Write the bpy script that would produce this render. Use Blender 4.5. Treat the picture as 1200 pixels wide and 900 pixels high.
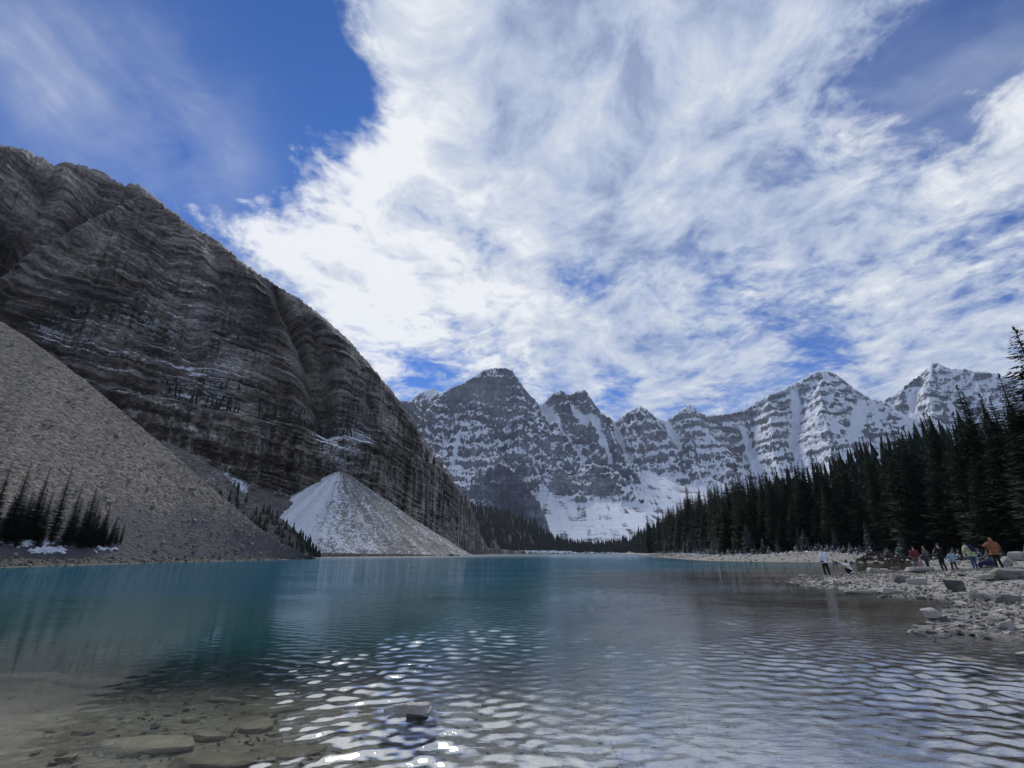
import bpy, bmesh, math, random
import numpy as np
from mathutils import Vector, Matrix

for o in list(bpy.data.objects):
    bpy.data.objects.remove(o, do_unlink=True)
sc = bpy.context.scene
COL = sc.collection
R = math.radians
random.seed(7)
rng = np.random.default_rng(7)

# ------------------------------------------------------------------ camera
FPX = 570.0                      # focal length in pixels of the 1200 px wide photograph
CAMZ = 1.6
PITCH = math.atan(198.0 / FPX)
cam_d = bpy.data.cameras.new('camera')
cam_d.sensor_width = 36.0
cam_d.lens = 36.0 * FPX / 1200.0
cam_d.clip_start = 0.1
cam_d.clip_end = 30000
cam = bpy.data.objects.new('camera', cam_d)
COL.objects.link(cam)
cam.location = (0, 0, CAMZ)
cam.rotation_euler = (math.pi / 2 + PITCH, 0, 0)
sc.camera = cam
sc.render.resolution_x, sc.render.resolution_y = 1024, 768
SP, CP = math.sin(PITCH), math.cos(PITCH)


def ray(px, py):
    x = (px - 600) / FPX
    y = (450 - py) / FPX
    return Vector((x, CP - y * SP, y * CP + SP))


def at_y(px, py, Y):
    d = ray(px, py)
    t = Y / d.y
    return Vector((d.x * t, Y, CAMZ + d.z * t))


def at_z(px, py, z=0.0):
    d = ray(px, py)
    t = (z - CAMZ) / d.z
    return Vector((d.x * t, d.y * t, z))


def azel(px, py):
    d = ray(px, py)
    return math.atan2(d.x, d.y), d.z / math.hypot(d.x, d.y)


def az_dir(az, tanel):
    v = Vector((math.sin(az), math.cos(az), tanel))
    return v.normalized()


# ------------------------------------------------------------------ colour management
sc.view_settings.view_transform = 'Standard'
sc.view_settings.look = 'None'
sc.view_settings.exposure = 0.30
sc.view_settings.gamma = 1.0
sc.view_settings.use_curve_mapping = False

# ------------------------------------------------------------------ node helpers


class NT:
    def __init__(self, tree):
        self.t = tree
        self.n = tree.nodes
        self.l = tree.links

    def node(self, typ, **kw):
        nd = self.n.new(typ)
        for k, v in kw.items():
            setattr(nd, k, v)
        return nd

    def put(self, sock, v):
        if isinstance(v, bpy.types.NodeSocket):
            self.l.new(v, sock)
        elif v is not None:
            if hasattr(sock.default_value, '__len__') and not hasattr(v, '__len__'):
                v = [v] * len(sock.default_value)
            if hasattr(v, '__len__') and len(sock.default_value) == 4 and len(v) == 3:
                v = list(v) + [1.0]
            sock.default_value = v

    def math(self, op, a, b=None, c=None, clamp=False):
        nd = self.node('ShaderNodeMath', operation=op, use_clamp=clamp)
        for s, v in zip(nd.inputs, (a, b, c)):
            if v is not None:
                self.put(s, v)
        return nd.outputs[0]

    def vmath(self, op, a, b=None, scale=None):
        nd = self.node('ShaderNodeVectorMath', operation=op)
        self.put(nd.inputs[0], a)
        if b is not None:
            self.put(nd.inputs[1], b)
        if scale is not None:
            self.put(nd.inputs['Scale'], scale)
        return nd.outputs['Value'] if op in ('DOT_PRODUCT', 'LENGTH', 'DISTANCE') else nd.outputs[0]

    def noise(self, vec, scale=1.0, detail=4, rough=0.55, dist=0.0, dim='3D', lac=2.0):
        nd = self.node('ShaderNodeTexNoise', noise_dimensions=dim)
        if vec is not None:
            self.put(nd.inputs['Vector'], vec)
        self.put(nd.inputs['Scale'], scale)
        self.put(nd.inputs['Detail'], detail)
        self.put(nd.inputs['Roughness'], rough)
        self.put(nd.inputs['Lacunarity'], lac)
        self.put(nd.inputs['Distortion'], dist)
        return nd.outputs['Fac']

    def voronoi(self, vec, scale=1.0, feature='F1', out='Distance', rand=1.0):
        nd = self.node('ShaderNodeTexVoronoi', feature=feature)
        self.put(nd.inputs['Vector'], vec)
        self.put(nd.inputs['Scale'], scale)
        self.put(nd.inputs['Randomness'], rand)
        return nd.outputs[out]

    def ss(self, v, a, b, lo=0.0, hi=1.0):
        if a > b: a, b, lo, hi = b, a, hi, lo
        nd = self.node('ShaderNodeMapRange', interpolation_type='SMOOTHSTEP')
        self.put(nd.inputs[0], v)
        for i, q in enumerate((a, b, lo, hi)):
            self.put(nd.inputs[i + 1], q)
        return nd.outputs[0]

    def mix(self, f, a, b, mode='MIX'):
        nd = self.node('ShaderNodeMix', data_type='RGBA', blend_type=mode)
        nd.clamp_factor = True
        self.put(nd.inputs[0], f)
        self.put(nd.inputs[6], a)
        self.put(nd.inputs[7], b)
        return nd.outputs[2]

    def mapping(self, vec, loc=(0, 0, 0), rot=(0, 0, 0), scale=(1, 1, 1)):
        nd = self.node('ShaderNodeMapping')
        self.put(nd.inputs['Vector'], vec)
        self.put(nd.inputs['Location'], loc)
        self.put(nd.inputs['Rotation'], rot)
        self.put(nd.inputs['Scale'], scale)
        return nd.outputs[0]

    def xyz(self, vec):
        nd = self.node('ShaderNodeSeparateXYZ')
        self.put(nd.inputs[0], vec)
        return nd.outputs

    def comb(self, x, y, z):
        nd = self.node('ShaderNodeCombineXYZ')
        for s, v in zip(nd.inputs, (x, y, z)):
            self.put(s, v)
        return nd.outputs[0]

    def ramp(self, f, stops, interp='LINEAR'):
        nd = self.node('ShaderNodeValToRGB')
        nd.color_ramp.interpolation = interp
        els = nd.color_ramp.elements
        while len(els) < len(stops):
            els.new(0.5)
        for e, (p, c) in zip(els, stops):
            e.position = p
            e.color = (*c, 1) if len(c) == 3 else c
        self.put(nd.inputs[0], f)
        return nd.outputs[0]

    def attr(self, name):
        return self.node('ShaderNodeAttribute', attribute_name=name).outputs['Fac']

    def bump(self, h, strength=0.5, dist=1.0, normal=None):
        nd = self.node('ShaderNodeBump')
        self.put(nd.inputs['Height'], h)
        self.put(nd.inputs['Strength'], strength)
        self.put(nd.inputs['Distance'], dist)
        if normal is not None:
            self.put(nd.inputs['Normal'], normal)
        return nd.outputs[0]


# ------------------------------------------------------------------ sky and sun
SUN_AZ, SUN_EL = R(-17), R(43)
w = bpy.data.worlds.new('World')
sc.world = w
w.use_nodes = True
T = NT(w.node_tree)
for nd in list(T.n):
    T.n.remove(nd)
out = T.node('ShaderNodeOutputWorld')
bg = T.node('ShaderNodeBackground')
T.put(bg.inputs['Strength'], 0.1)
T.l.new(bg.outputs[0], out.inputs[0])
sky = T.node('ShaderNodeTexSky', sky_type='NISHITA')
sky.sun_disc = False
sky.sun_elevation = SUN_EL
sky.sun_rotation = SUN_AZ        # 0 = +Y, clockwise seen from above
sky.altitude = 1900
sky.air_density = 1.0
sky.dust_density = 0.2
sky.ozone_density = 3.0
tc = T.node('ShaderNodeTexCoord').outputs['Generated']
dirv = T.vmath('NORMALIZE', tc)
dx, dy, dz = T.xyz(dirv)
zz = T.math('ADD', T.math('ABSOLUTE', dz), 0.16)
pl = T.comb(T.math('DIVIDE', dx, zz), T.math('DIVIDE', dy, zz), 0.0)


def blob_sum(lst):
    """sum of soft round patches placed by direction: (px, py, radius in degrees, weight)"""
    tot = None
    for px, py, rad, wt in lst:
        d = ray(px, py).normalized()
        dt = T.vmath('DOT_PRODUCT', dirv, tuple(d))
        k = 1.0 / (1 - math.cos(R(rad)))
        e = T.math('EXPONENT', T.math('MULTIPLY', T.math('SUBTRACT', dt, 1.0), k))
        tot = T.math('MULTIPLY', e, wt) if tot is None else T.math('MULTIPLY_ADD', e, wt, tot)
    return tot


cover = blob_sum([
    (60, 60, 17, -.56), (210, 120, 8, -.36), (320, 60, 8, -.34), (-250, 0, 25, -.4), (200, 40, 9, -.3),
    (410, 110, 4, -.22), (200, 190, 4.5, -.28),
    (110, 110, 9, .27), (170, 190, 5, .10), (30, 20, 8, .14), (800, -260, 22, .12), (1300, -60, 12, .10), (320, 125, 3.2, .24), (345, 150, 2.5, .1), (235, 232, 4, .16), (205, 232, 2.5, .12),
    (310, 240, 8, .15), (270, 260, 5, .12), (430, 40, 4, .12), (600, 200, 16, .22), (560, 60, 12, .16), (760, 180, 10, .12),
    (1140, 70, 8, -.20), (1040, 130, 5.5, -.10), (1190, 20, 8, -.14), (980, 190, 4, -.08), (900, 110, 3, -.12), (1195, 120, 3, .22),
    (680, 330, 3.6, -.17), (870, 345, 4.5, -.15), (965, 335, 3.5, -.14), (1110, 290, 4, -.05), (560, 290, 3, -.06),
    (965, 412, 3, -.16), (720, 452, 2.2, -.12), (490, 440, 2.0, -.16), (590, 60, 3, -.10), (780, 350, 3, -.08),
    (1000, 260, 9, .10), (1050, 400, 9, .12), (700, 400, 8, .10), (900, 30, 6, .10), (380, 330, 5, .15),
])
wp = T.mapping(pl, rot=(0, 0, R(28)), scale=(1.0, 0.74, 1.0))
warp = T.node('ShaderNodeTexNoise')
T.put(warp.inputs['Vector'], wp)
T.put(warp.inputs['Scale'], 1.6)
T.put(warp.inputs['Detail'], 3)
wv = T.vmath('SCALE', T.vmath('SUBTRACT', warp.outputs['Color'], (.5, .5, .5)), scale=0.42)
wp2 = T.vmath('ADD', wp, wv)
n_big = T.noise(wp2, 1.15, 9, 0.60)
n_rip = T.noise(T.vmath('ADD', pl, wv), 7.5, 7, 0.64, dist=0.25)
n_rip2 = T.noise(pl, 21.0, 5, 0.6, dist=0.3)
field = T.math('ADD', T.math('MULTIPLY', n_big, 0.8), T.math('MULTIPLY', n_rip, 0.58))
field = T.math('MULTIPLY_ADD', T.math('SUBTRACT', n_rip2, .5), 0.34, field)
field = T.math('ADD', field, 0.04)
field = T.math('ADD', field, cover)
dens = T.ss(field, 0.53, 0.83)
veil = T.math('MULTIPLY', blob_sum([(120, 115, 8, .30), (30, 30, 8, .20), (215, 70, 5, .12), (250, 200, 4, .3), (1120, 130, 8, .40), (1000, 60, 7, .25), (1180, 40, 6, .12)]), T.ss(T.noise(T.vmath('ADD', pl, wv), 2.6, 6, .58), .25, .72))
dens = T.math('MAXIMUM', dens, veil)
# light: brighter round the hidden sun, greyer in thick parts and away from it
glow = blob_sum([(390, 250, 16, .52), (560, 330, 12, .28), (300, 280, 8, .20), (450, 400, 9, .22), (1100, 350, 10, .12), (1190, 115, 4, .3), (420, 120, 6, .25), (700, 60, 9, -.08)])
tex = T.math('ADD', T.math('MULTIPLY', T.math('SUBTRACT', n_rip, .5), 2.2),
             T.math('MULTIPLY', T.math('SUBTRACT', T.noise(wp2, 2.4, 8, .62), .5), 1.6))
lum = T.math('ADD', T.math('ADD', glow, 0.37), tex)
ccol = T.ramp(lum, [(-0.0, (2.4, 3.0, 4.5)), (0.35, (3.9, 4.55, 5.9)), (0.68, (5.4, 5.85, 6.6)), (1.0, (7.6, 7.75, 7.9))])
blue = T.mix(1.0, sky.outputs[0], (0.125, 0.44, 0.88), 'MULTIPLY')
skc = T.mix(T.math('MULTIPLY', dens, 0.96), blue, ccol)
# below the horizon the world is dull ground-like grey
skc = T.mix(T.ss(dz, -0.02, -0.12), skc, (1.2, 1.3, 1.4))
T.l.new(skc, bg.inputs['Color'])

sd = bpy.data.lights.new('sun', 'SUN')
sd.energy = 2.4
sd.angle = R(12)
sd.color = (1.0, 0.96, 0.90)
sun = bpy.data.objects.new('sun', sd)
COL.objects.link(sun)
sun.rotation_euler = az_dir(SUN_AZ, math.tan(SUN_EL)).to_track_quat('Z', 'Y').to_euler()

# ------------------------------------------------------------------ object helpers


def tag(o, label=None, cat=None, group=None, kind=None):
    if label: o['label'] = label
    if cat: o['category'] = cat
    if group: o['group'] = group
    if kind: o['kind'] = kind
    return o


def raw_mesh(name, V, F, mat=None, smooth=False, attrs=None, mats=None, mi=None):
    """V (n,3) array, F (m,3) or (m,4) int array"""
    V = np.asarray(V, dtype=np.float32)
    F = np.asarray(F, dtype=np.int32)
    me = bpy.data.meshes.new(name)
    k = F.shape[1]
    me.vertices.add(len(V))
    me.vertices.foreach_set('co', V.ravel())
    me.loops.add(F.size)
    me.loops.foreach_set('vertex_index', F.ravel())
    me.polygons.add(len(F))
    me.polygons.foreach_set('loop_start', np.arange(len(F), dtype=np.int32) * k)
    me.polygons.foreach_set('use_smooth', np.full(len(F), smooth, dtype=bool))
    if mi is not None:
        me.polygons.foreach_set('material_index', np.asarray(mi, dtype=np.int32))
    me.update(calc_edges=True)
    for m in (mats or ([mat] if mat else [])):
        me.materials.append(m)
    if attrs:
        for nm, arr in attrs.items():
            a = me.attributes.new(nm, 'FLOAT', 'POINT')
            a.data.foreach_set('value', np.asarray(arr, dtype=np.float32).ravel())
    return me


def link(name, me, parent=None):
    o = bpy.data.objects.new(name, me)
    COL.objects.link(o)
    if parent: o.parent = parent
    return o


def grid_faces(n, m, flip=False, wrap=False):
    i = np.arange(n - 1)[:, None]
    jm = m if wrap else m - 1
    j = np.arange(jm)[None, :]
    a = i * m + j
    b = i * m + (j + 1) % m
    c = (i + 1) * m + (j + 1) % m
    d = (i + 1) * m + j
    F = np.stack([a, b, c, d], -1).reshape(-1, 4)
    return F[:, ::-1] if flip else F


def empty(name, loc=(0, 0, 0), rz=0.0, rot=None):
    o = bpy.data.objects.new(name, None)
    o.empty_display_size = 0.3
    COL.objects.link(o)
    o.location = loc
    o.rotation_euler = rot if rot else (0, 0, rz)
    return o


# ------------------------------------------------------------------ numpy noise
def _h(x, y, z, s):
    h = (x * np.uint32(374761393) + y * np.uint32(668265263) + z * np.uint32(2246822519) + np.uint32(s * 3266489917 & 0xffffffff))
    h = (h ^ (h >> np.uint32(13))) * np.uint32(1274126177)
    return h ^ (h >> np.uint32(16))


def _g(h, x, y, z):
    h = h & np.uint32(15)
    u = np.where(h < 8, x, y)
    v = np.where(h < 4, y, np.where((h == 12) | (h == 14), x, z))
    return np.where(h & np.uint32(1), -u, u) + np.where(h & np.uint32(2), -v, v)


def pn(x, y, z=0.0, s=0):
    x, y, z = np.broadcast_arrays(np.asarray(x, np.float32), np.asarray(y, np.float32), np.asarray(z, np.float32))
    xf, yf, zf = np.floor(x), np.floor(y), np.floor(z)
    xi, yi, zi = (q.astype(np.int64).astype(np.uint32) for q in (xf, yf, zf))
    x, y, z = x - xf, y - yf, z - zf
    u, v, w_ = (q * q * q * (q * (q * 6 - 15) + 10) for q in (x, y, z))
    one = np.uint32(1)
    r = []
    for dz_ in (0, 1):
        for dy_ in (0, 1):
            a = _g(_h(xi, yi + np.uint32(dy_), zi + np.uint32(dz_), s), x, y - dy_, z - dz_)
            b = _g(_h(xi + one, yi + np.uint32(dy_), zi + np.uint32(dz_), s), x - 1, y - dy_, z - dz_)
            r.append(a + u * (b - a))
    p = r[0] + v * (r[1] - r[0])
    q = r[2] + v * (r[3] - r[2])
    return p + w_ * (q - p)


def fbm(x, y, z=0.0, o=4, s=0, g=0.5, ridged=False):
    t = 0
    a = 1.0
    f = 1.0
    n = 0
    for i in range(o):
        v = pn(x * f, y * f, z * f, s + i * 17)
        if ridged: v = 1 - 2.2 * np.abs(v)
        t = t + a * v
        n += a
        a *= g
        f *= 2.03
    return t / n


def sst(a, b, x):
    t = np.clip((x - a) / (b - a), 0, 1)
    return t * t * (3 - 2 * t)


def grid_normals(P):
    du = np.gradient(P, axis=1)
    dv = np.gradient(P, axis=0)
    n = np.cross(du, dv)
    n /= (np.linalg.norm(n, axis=2, keepdims=True) + 1e-9)
    return n


def blur1(a, k):
    ker = np.hanning(2 * k + 3)[1:-1]
    ker /= ker.sum()
    ap = np.pad(a, k, mode='edge')
    return np.convolve(ap, ker, mode='valid')


# ------------------------------------------------------------------ material helpers
def new_mat(name):
    m = bpy.data.materials.new(name)
    m.use_nodes = True
    t = NT(m.node_tree)
    b = m.node_tree.nodes['Principled BSDF']
    return m, t, b


def simple_mat(name, col, rough=0.85, var=0.25, scale=6.0, bump=0.0, bscale=40.0, spec=0.3):
    m, t, b = new_mat(name)
    pos = t.node('ShaderNodeTexCoord').outputs['Object']
    n = t.noise(pos, scale, 4, .6)
    c = t.mix(t.ss(n, .3, .7), tuple(q * (1 - var) for q in col), tuple(min(1, q * (1 + var)) for q in col))
    t.l.new(c, b.inputs['Base Color'])
    t.put(b.inputs['Roughness'], rough)
    t.put(b.inputs['Specular IOR Level'], spec)
    if bump:
        t.l.new(t.bump(t.noise(pos, bscale, 4, .6), bump, .01), b.inputs['Normal'])
    return m


def rock_material(name, base, dark, light, k, snow_attr=True, band=0.35, bump_s=0.9, tan=None, snowcol=(.82, .85, .90), snow_bias=0.0, streak=True, led=.95, edge=(.44, .60)):
    """k: metres of the finest grain; colours follow the beds of the rock"""
    m, t, b = new_mat(name)
    g = t.node('ShaderNodeNewGeometry')
    pos = g.outputs['Position']
    wob = t.noise(pos, 0.012 / k, 4, .5)
    x, y, z = t.xyz(pos)
    zw = t.math('MULTIPLY_ADD', wob, 22.0 * k, z)
    pz = t.comb(t.math('MULTIPLY', x, .02 / k), t.math('MULTIPLY', y, .02 / k), t.math('MULTIPLY', zw, .22 / k))
    bands = t.noise(pz, 1.0, 7, .68)
    big = t.noise(pos, 0.018 / k, 6, .6)
    fine = t.noise(t.comb(x, y, t.math('MULTIPLY', zw, 2.2)), 0.32 / k, 8, .74)
    c = t.ramp(t.math('MULTIPLY_ADD', t.math('SUBTRACT', big, .5), 1.3, bands), [(.3, dark), (.5, base), (.70, light)])
    fd = t.ss(fine, .30, .70, .42, 1.6)
    c = t.mix(1.0, c, t.comb(fd, fd, fd), 'MULTIPLY')
    if streak:
        ps = t.comb(t.math('MULTIPLY', x, .22 / k), t.math('MULTIPLY', y, .22 / k), t.math('MULTIPLY', z, .018 / k))
        st = t.noise(ps, 1.0, 6, .65)
        stn = t.ss(st, .40, .62, .35, 1.25)
        sm = t.attr('cliff')
        c = t.mix(sm, c, t.mix(1.0, c, t.comb(stn, stn, stn), 'MULTIPLY'))
        if tan:
            tm = t.math('MULTIPLY', sm, t.ss(t.noise(ps, .55, 4, .6), .5, .66))
            c = t.mix(t.math('MULTIPLY', tm, .5), c, tan)
    if snow_attr:
        s = t.attr('snow')
        nz = t.xyz(g.outputs['Normal'])[2]
        sn = t.math('ADD', s, t.math('MULTIPLY', t.math('SUBTRACT', fine, .5), .7))
        sn = t.math('ADD', sn, t.math('MULTIPLY', t.math('SUBTRACT', t.noise(t.mapping(pos, scale=(.5, .5, 1.6)), .06 / k, 7, .68), .5), 1.0))
        sn = t.math('ADD', sn, t.math('MULTIPLY', t.math('SUBTRACT', bands, .5), led))
        sm2 = t.ss(t.math('ADD', sn, snow_bias), *edge)
        c = t.mix(sm2, c, snowcol)
    t.l.new(c, b.inputs['Base Color'])
    t.put(b.inputs['Roughness'], .9)
    t.put(b.inputs['Specular IOR Level'], .15)
    h = t.math('ADD', t.math('MULTIPLY', bands, 1.6), t.math('MULTIPLY', fine, .8))
    h = t.math('ADD', h, t.math('MULTIPLY', t.noise(pos, 1.7 / k, 4, .7), .25))
    t.l.new(t.bump(h, bump_s, 2.4 * k), b.inputs['Normal'])
    return m
# ------------------------------------------------------------------ shape of the lake
LAKE = [(-8, 1.5), (-25, 8), (-45, 25), (-59, 60), (-61, 93), (-56, 127), (-66, 170), (-80, 205), (-84, 224), (-62, 240), (-44, 262), (-34, 300),
        (-36, 360), (-38, 450), (-22, 600), (-12, 760), (0, 1000), (90, 1030), (190, 1000), (165, 760), (122, 500), (86, 330), (66, 250),
        (52, 175), (45, 135), (41, 108), (46, 97), (56, 90), (66, 86), (64, 80), (50, 64), (36, 48), (27, 41.5), (20.5, 37), (17, 32.5),
        (15.6, 29.8), (15.2, 27), (14.7, 24.5), (15.6, 22.0), (14.6, 20.3), (15.4, 18.6), (14.2, 16.9), (12.2, 14.9), (10.6, 13.4), (8.9, 12.2), (8.8, 11.3),
        (10.0, 10.9), (9.6, 10.0), (11.5, 7), (10, 3), (6, 1.4), (0, 2.0)]


def sdist(X, Y, poly):
    """signed distance, positive inside the lake"""
    P = np.array(poly, dtype=np.float32)
    Q = np.roll(P, -1, axis=0)
    d2 = np.full(X.shape, 1e12, dtype=np.float32)
    ins = np.zeros(X.shape, dtype=bool)
    for (ax, ay), (bx, by) in zip(P, Q):
        ex, ey = bx - ax, by - ay
        wx, wy = X - ax, Y - ay
        t = np.clip((wx * ex + wy * ey) / (ex * ex + ey * ey), 0, 1)
        d2 = np.minimum(d2, (wx - ex * t) ** 2 + (wy - ey * t) ** 2)
        c = (ay > Y) != (by > Y)
        ins ^= c & (X < ex * (Y - ay) / (ey if ey else 1e-6) + ax)
    d = np.sqrt(d2)
    return np.where(ins, d, -d)


def ground_z(X, Y):
    X = np.asarray(X, dtype=np.float32)
    Y = np.asarray(Y, dtype=np.float32)
    r = np.hypot(X, Y)
    d = sdist(X, Y, LAKE)
    n1 = fbm(X * .35, Y * .35, 0, 3, 5)
    n2 = fbm(X * 1.6, Y * 1.6, 0, 4, 9)
    near = np.exp(-(r / 60) ** 2)
    d = d + n1 * (.9 * near + .5) * np.clip(r / 12, .25, 1.6) * (1 - .6 * (r < 32) * (X > 5))
    dep = .03 + .065 * np.minimum(d, 8) + .09 * np.clip(d - 8, 0, 6) + .16 * np.clip(d - 14, 0, 60)
    mR = sst(0, 9, X) * sst(80, 26, r)
    dep = dep + (np.minimum(dep, .30 + .05 * n1) - dep) * mR
    dep = dep * (1 + 5 * sst(22, 60, r) * ((X < 0) | (r > 110)))
    ld = -d
    penin = (X > 5) & (Y < 78) & (Y > 5)
    slope = np.where(penin, .066, .085)
    land = .02 + slope * np.minimum(ld, 12) + .05 * np.clip(ld - 12, 0, 12)
    # forest bank on the right
    bank = sst(14, 40, ld) * (X > 30) * (Y > 55) * sst(985, 900, Y)
    land = land + bank * (np.clip(ld - 16, 0, 400) * .11)
    # far away the valley sides rise behind everything
    far = np.clip(r - 1150, 0, 3000)
    land = land + far * .004 * (Y > 0)
    z = np.where(d > 0, -dep, land)
    z = z + n2 * np.where(d > 0, .035, .05) * np.clip(r / 20, .5, 1.6) * np.where(np.abs(d) < 1.0, .6, 1)
    return z


# azimuths: dense in front, sparse behind
az = np.concatenate([np.linspace(-math.pi, R(-62), 40, endpoint=False), np.linspace(R(-62), R(62), 450, endpoint=False), np.linspace(R(62), math.pi, 40, endpoint=False)])
rr = np.concatenate([[0.05, .6, 1.2], np.geomspace(1.8, 1100, 280), np.geomspace(1200, 7000, 20)])
RR, AA = np.meshgrid(rr, az, indexing='ij')
GX, GY = RR * np.sin(AA), RR * np.cos(AA)
GZ = ground_z(GX, GY)
m, t, b = new_mat('gravel_and_silt')
g = t.node('ShaderNodeNewGeometry')
pos = g.outputs['Position']
x, y, z = t.xyz(pos)
flat = t.comb(x, y, t.math('MULTIPLY', z, .4))
v1 = t.node('ShaderNodeTexVoronoi')
t.put(v1.inputs['Vector'], flat)
t.put(v1.inputs['Scale'], 9.0)
v2 = t.node('ShaderNodeTexVoronoi')
t.put(v2.inputs['Vector'], flat)
t.put(v2.inputs['Scale'], 3.1)
peb = t.xyz(v1.outputs['Color'])[0]
peb2 = t.xyz(v2.outputs['Color'])[0]
n = t.noise(pos, .7, 6, .6)
land = t.ramp(t.math('ADD', t.math('MULTIPLY', peb, .45), t.math('MULTIPLY', t.math('ADD', peb2, n), .3)), [(.15, (.10, .095, .085)), (.5, (.23, .22, .20)), (.85, (.38, .37, .35))])
bedn = t.noise(t.comb(x, y, 0.0), .9, 7, .66)
bed = t.ramp(t.math('MULTIPLY_ADD', peb, .12, bedn), [(.36, (.11, .10, .072)), (.56, (.26, .24, .18)), (.78, (.37, .345, .26))])
wet = t.mix(.5, land, (.05, .047, .04))
land = t.mix(t.ss(x, -15, -32), land, t.mix(t.ss(n, .4, .6), (.028, .027, .026), (.065, .062, .060)))
c = t.mix(t.ss(z, .0, .10), wet, land)
bed = t.mix(t.ss(x, .5, 6.0), bed, t.mix(t.ss(bedn, .36, .7), (.045, .036, .026), (.12, .10, .075)))
c = t.mix(t.ss(z, .0, -.10), c, bed)
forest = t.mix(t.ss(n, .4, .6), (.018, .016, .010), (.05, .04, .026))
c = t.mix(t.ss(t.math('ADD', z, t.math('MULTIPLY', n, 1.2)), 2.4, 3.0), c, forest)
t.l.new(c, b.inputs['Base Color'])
t.put(b.inputs['Roughness'], .92)
t.put(b.inputs['Specular IOR Level'], .2)
hh = t.math('ADD', t.math('MULTIPLY', v2.outputs['Distance'], -.6), t.math('MULTIPLY', v1.outputs['Distance'], -.5))
hh = t.math('MULTIPLY_ADD', t.noise(pos, 22, 4, .7), .35, hh)
t.l.new(t.bump(hh, .8, .09), b.inputs['Normal'])
M_ground = m
GP = np.stack([GX, GY, GZ], -1)
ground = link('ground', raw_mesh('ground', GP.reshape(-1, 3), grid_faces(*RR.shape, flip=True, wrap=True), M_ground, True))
tag(ground, 'gravel shore and stony lake bed under the shallow water', kind='structure')


def gz(xv, yv):
    return float(ground_z(np.array([xv]), np.array([yv]))[0])


# ------------------------------------------------------------------ water
waz = np.concatenate([np.linspace(-math.pi, R(-56), 24, endpoint=False), np.linspace(R(-53), R(53), 540, endpoint=False), np.linspace(R(56), math.pi, 24, endpoint=False)])
wr = np.concatenate([[0.05, 1.5, 2.6], np.geomspace(3.2, 40, 560), np.geomspace(43, 1300, 44)])
RR, AA = np.meshgrid(wr, waz, indexing='ij')
WX, WY = RR * np.sin(AA), RR * np.cos(AA)
Z = np.zeros_like(WX)
wrng = np.random.default_rng(3)
NW = 76
amp_patch = np.clip(.64 + 2.3 * fbm(WX * .16, WY * .10, 0, 3, 31), .12, 1.5)
lefty = sst(-.60, -.05, AA) * .84 + .07                       # calmer towards the left bay
wsum = Z.copy()
for i in range(NW):
    lam = .052 * (8.0 ** wrng.random())
    th = R(-8) + wrng.normal(0, R(56))
    k = 2 * math.pi / lam
    a = .0047 * lam
    ph = wrng.random() * 6.283
    # slow bending of the crests so that the pattern does not repeat
    kx, ky = k * math.sin(th), k * math.cos(th)
    w1 = np.sin(kx * WX + ky * WY + ph + 1.5 * np.sin(.55 * WX + .37 * WY + ph * 3) + 1.1 * np.sin(1.1 * WY - .8 * WX + ph * 5))
    res = np.clip((lam / (RR * .0042 + .01) - 3.0) / 3.0, 0, 1)  # fade what the mesh cannot carry
    wsum += a * w1 * res
Z = wsum * amp_patch * lefty * 1.25
dsh = sdist(WX.astype(np.float32), WY.astype(np.float32), LAKE)
Z *= np.clip(dsh / 1.5 + .35, .15, 1)
WP = np.stack([WX, WY, Z], -1)
gzw = ground_z(WX, WY)
depth = np.clip(-gzw, 0, 30)
m, t, b = new_mat('lake_water')
m.node_tree.nodes.remove(b)
outn = m.node_tree.nodes['Material Output']
g = t.node('ShaderNodeNewGeometry')
pos = g.outputs['Position']
dist = t.vmath('LENGTH', pos)
an = t.mapping(pos, rot=(0, 0, R(8)), scale=(.55, 1.35, 1.0))
fr_near = t.ss(dist, 7, 34)
b1 = t.noise(an, 8.5, 4, .6, dist=.4)
b0 = t.noise(an, 21.0, 3, .6, dist=.3)
b2 = t.noise(an, 1.6, 4, .55, dist=.3)
b4 = t.noise(an, .55, 4, .6, dist=.4)
b3 = t.noise(t.mapping(pos, scale=(.04, .11, 1.0)), 1.0, 4, .6)
wind = t.ss(b3, .35, .65, .45, 1.25)
bh = t.math('ADD', t.math('MULTIPLY_ADD', b0, .0012, t.math('MULTIPLY', b1, .010)), t.math('MULTIPLY', t.math('MULTIPLY_ADD', b4, .09, t.math('MULTIPLY', b2, .06)), fr_near))
nrm = t.bump(bh, t.math('MULTIPLY', t.math('MULTIPLY', wind, t.attr('chop')), .75), 1.0)
fres = t.node('ShaderNodeFresnel')
t.put(fres.inputs['IOR'], 1.33)
t.l.new(nrm, fres.inputs['Normal'])
gl = t.node('ShaderNodeBsdfGlossy')
t.put(gl.inputs['Color'], (1, 1, 1))
t.put(gl.inputs['Roughness'], t.ss(dist, 10, 300, .02, .16))
t.l.new(nrm, gl.inputs['Normal'])
tr = t.node('ShaderNodeBsdfTransparent')
dp = t.attr('depth')
t.put(tr.inputs['Color'], t.mix(t.ss(dp, 0, .9), (.97, .98, .97), (.80, .90, .86)))
df = t.node('ShaderNodeBsdfDiffuse')
n = t.noise(t.mapping(pos, scale=(.3, .3, 1)), .3, 3, .5)
silty = t.mix(t.ss(dp, .7, 2.2), (.014, .078, .086), (.005, .082, .128))
t.put(df.inputs['Color'], t.mix(t.math('MULTIPLY', t.ss(dp, .95, .34), t.ss(t.xyz(pos)[0], 0, 9)), silty, (.036, .033, .026)))
body = t.node('ShaderNodeMixShader')
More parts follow.
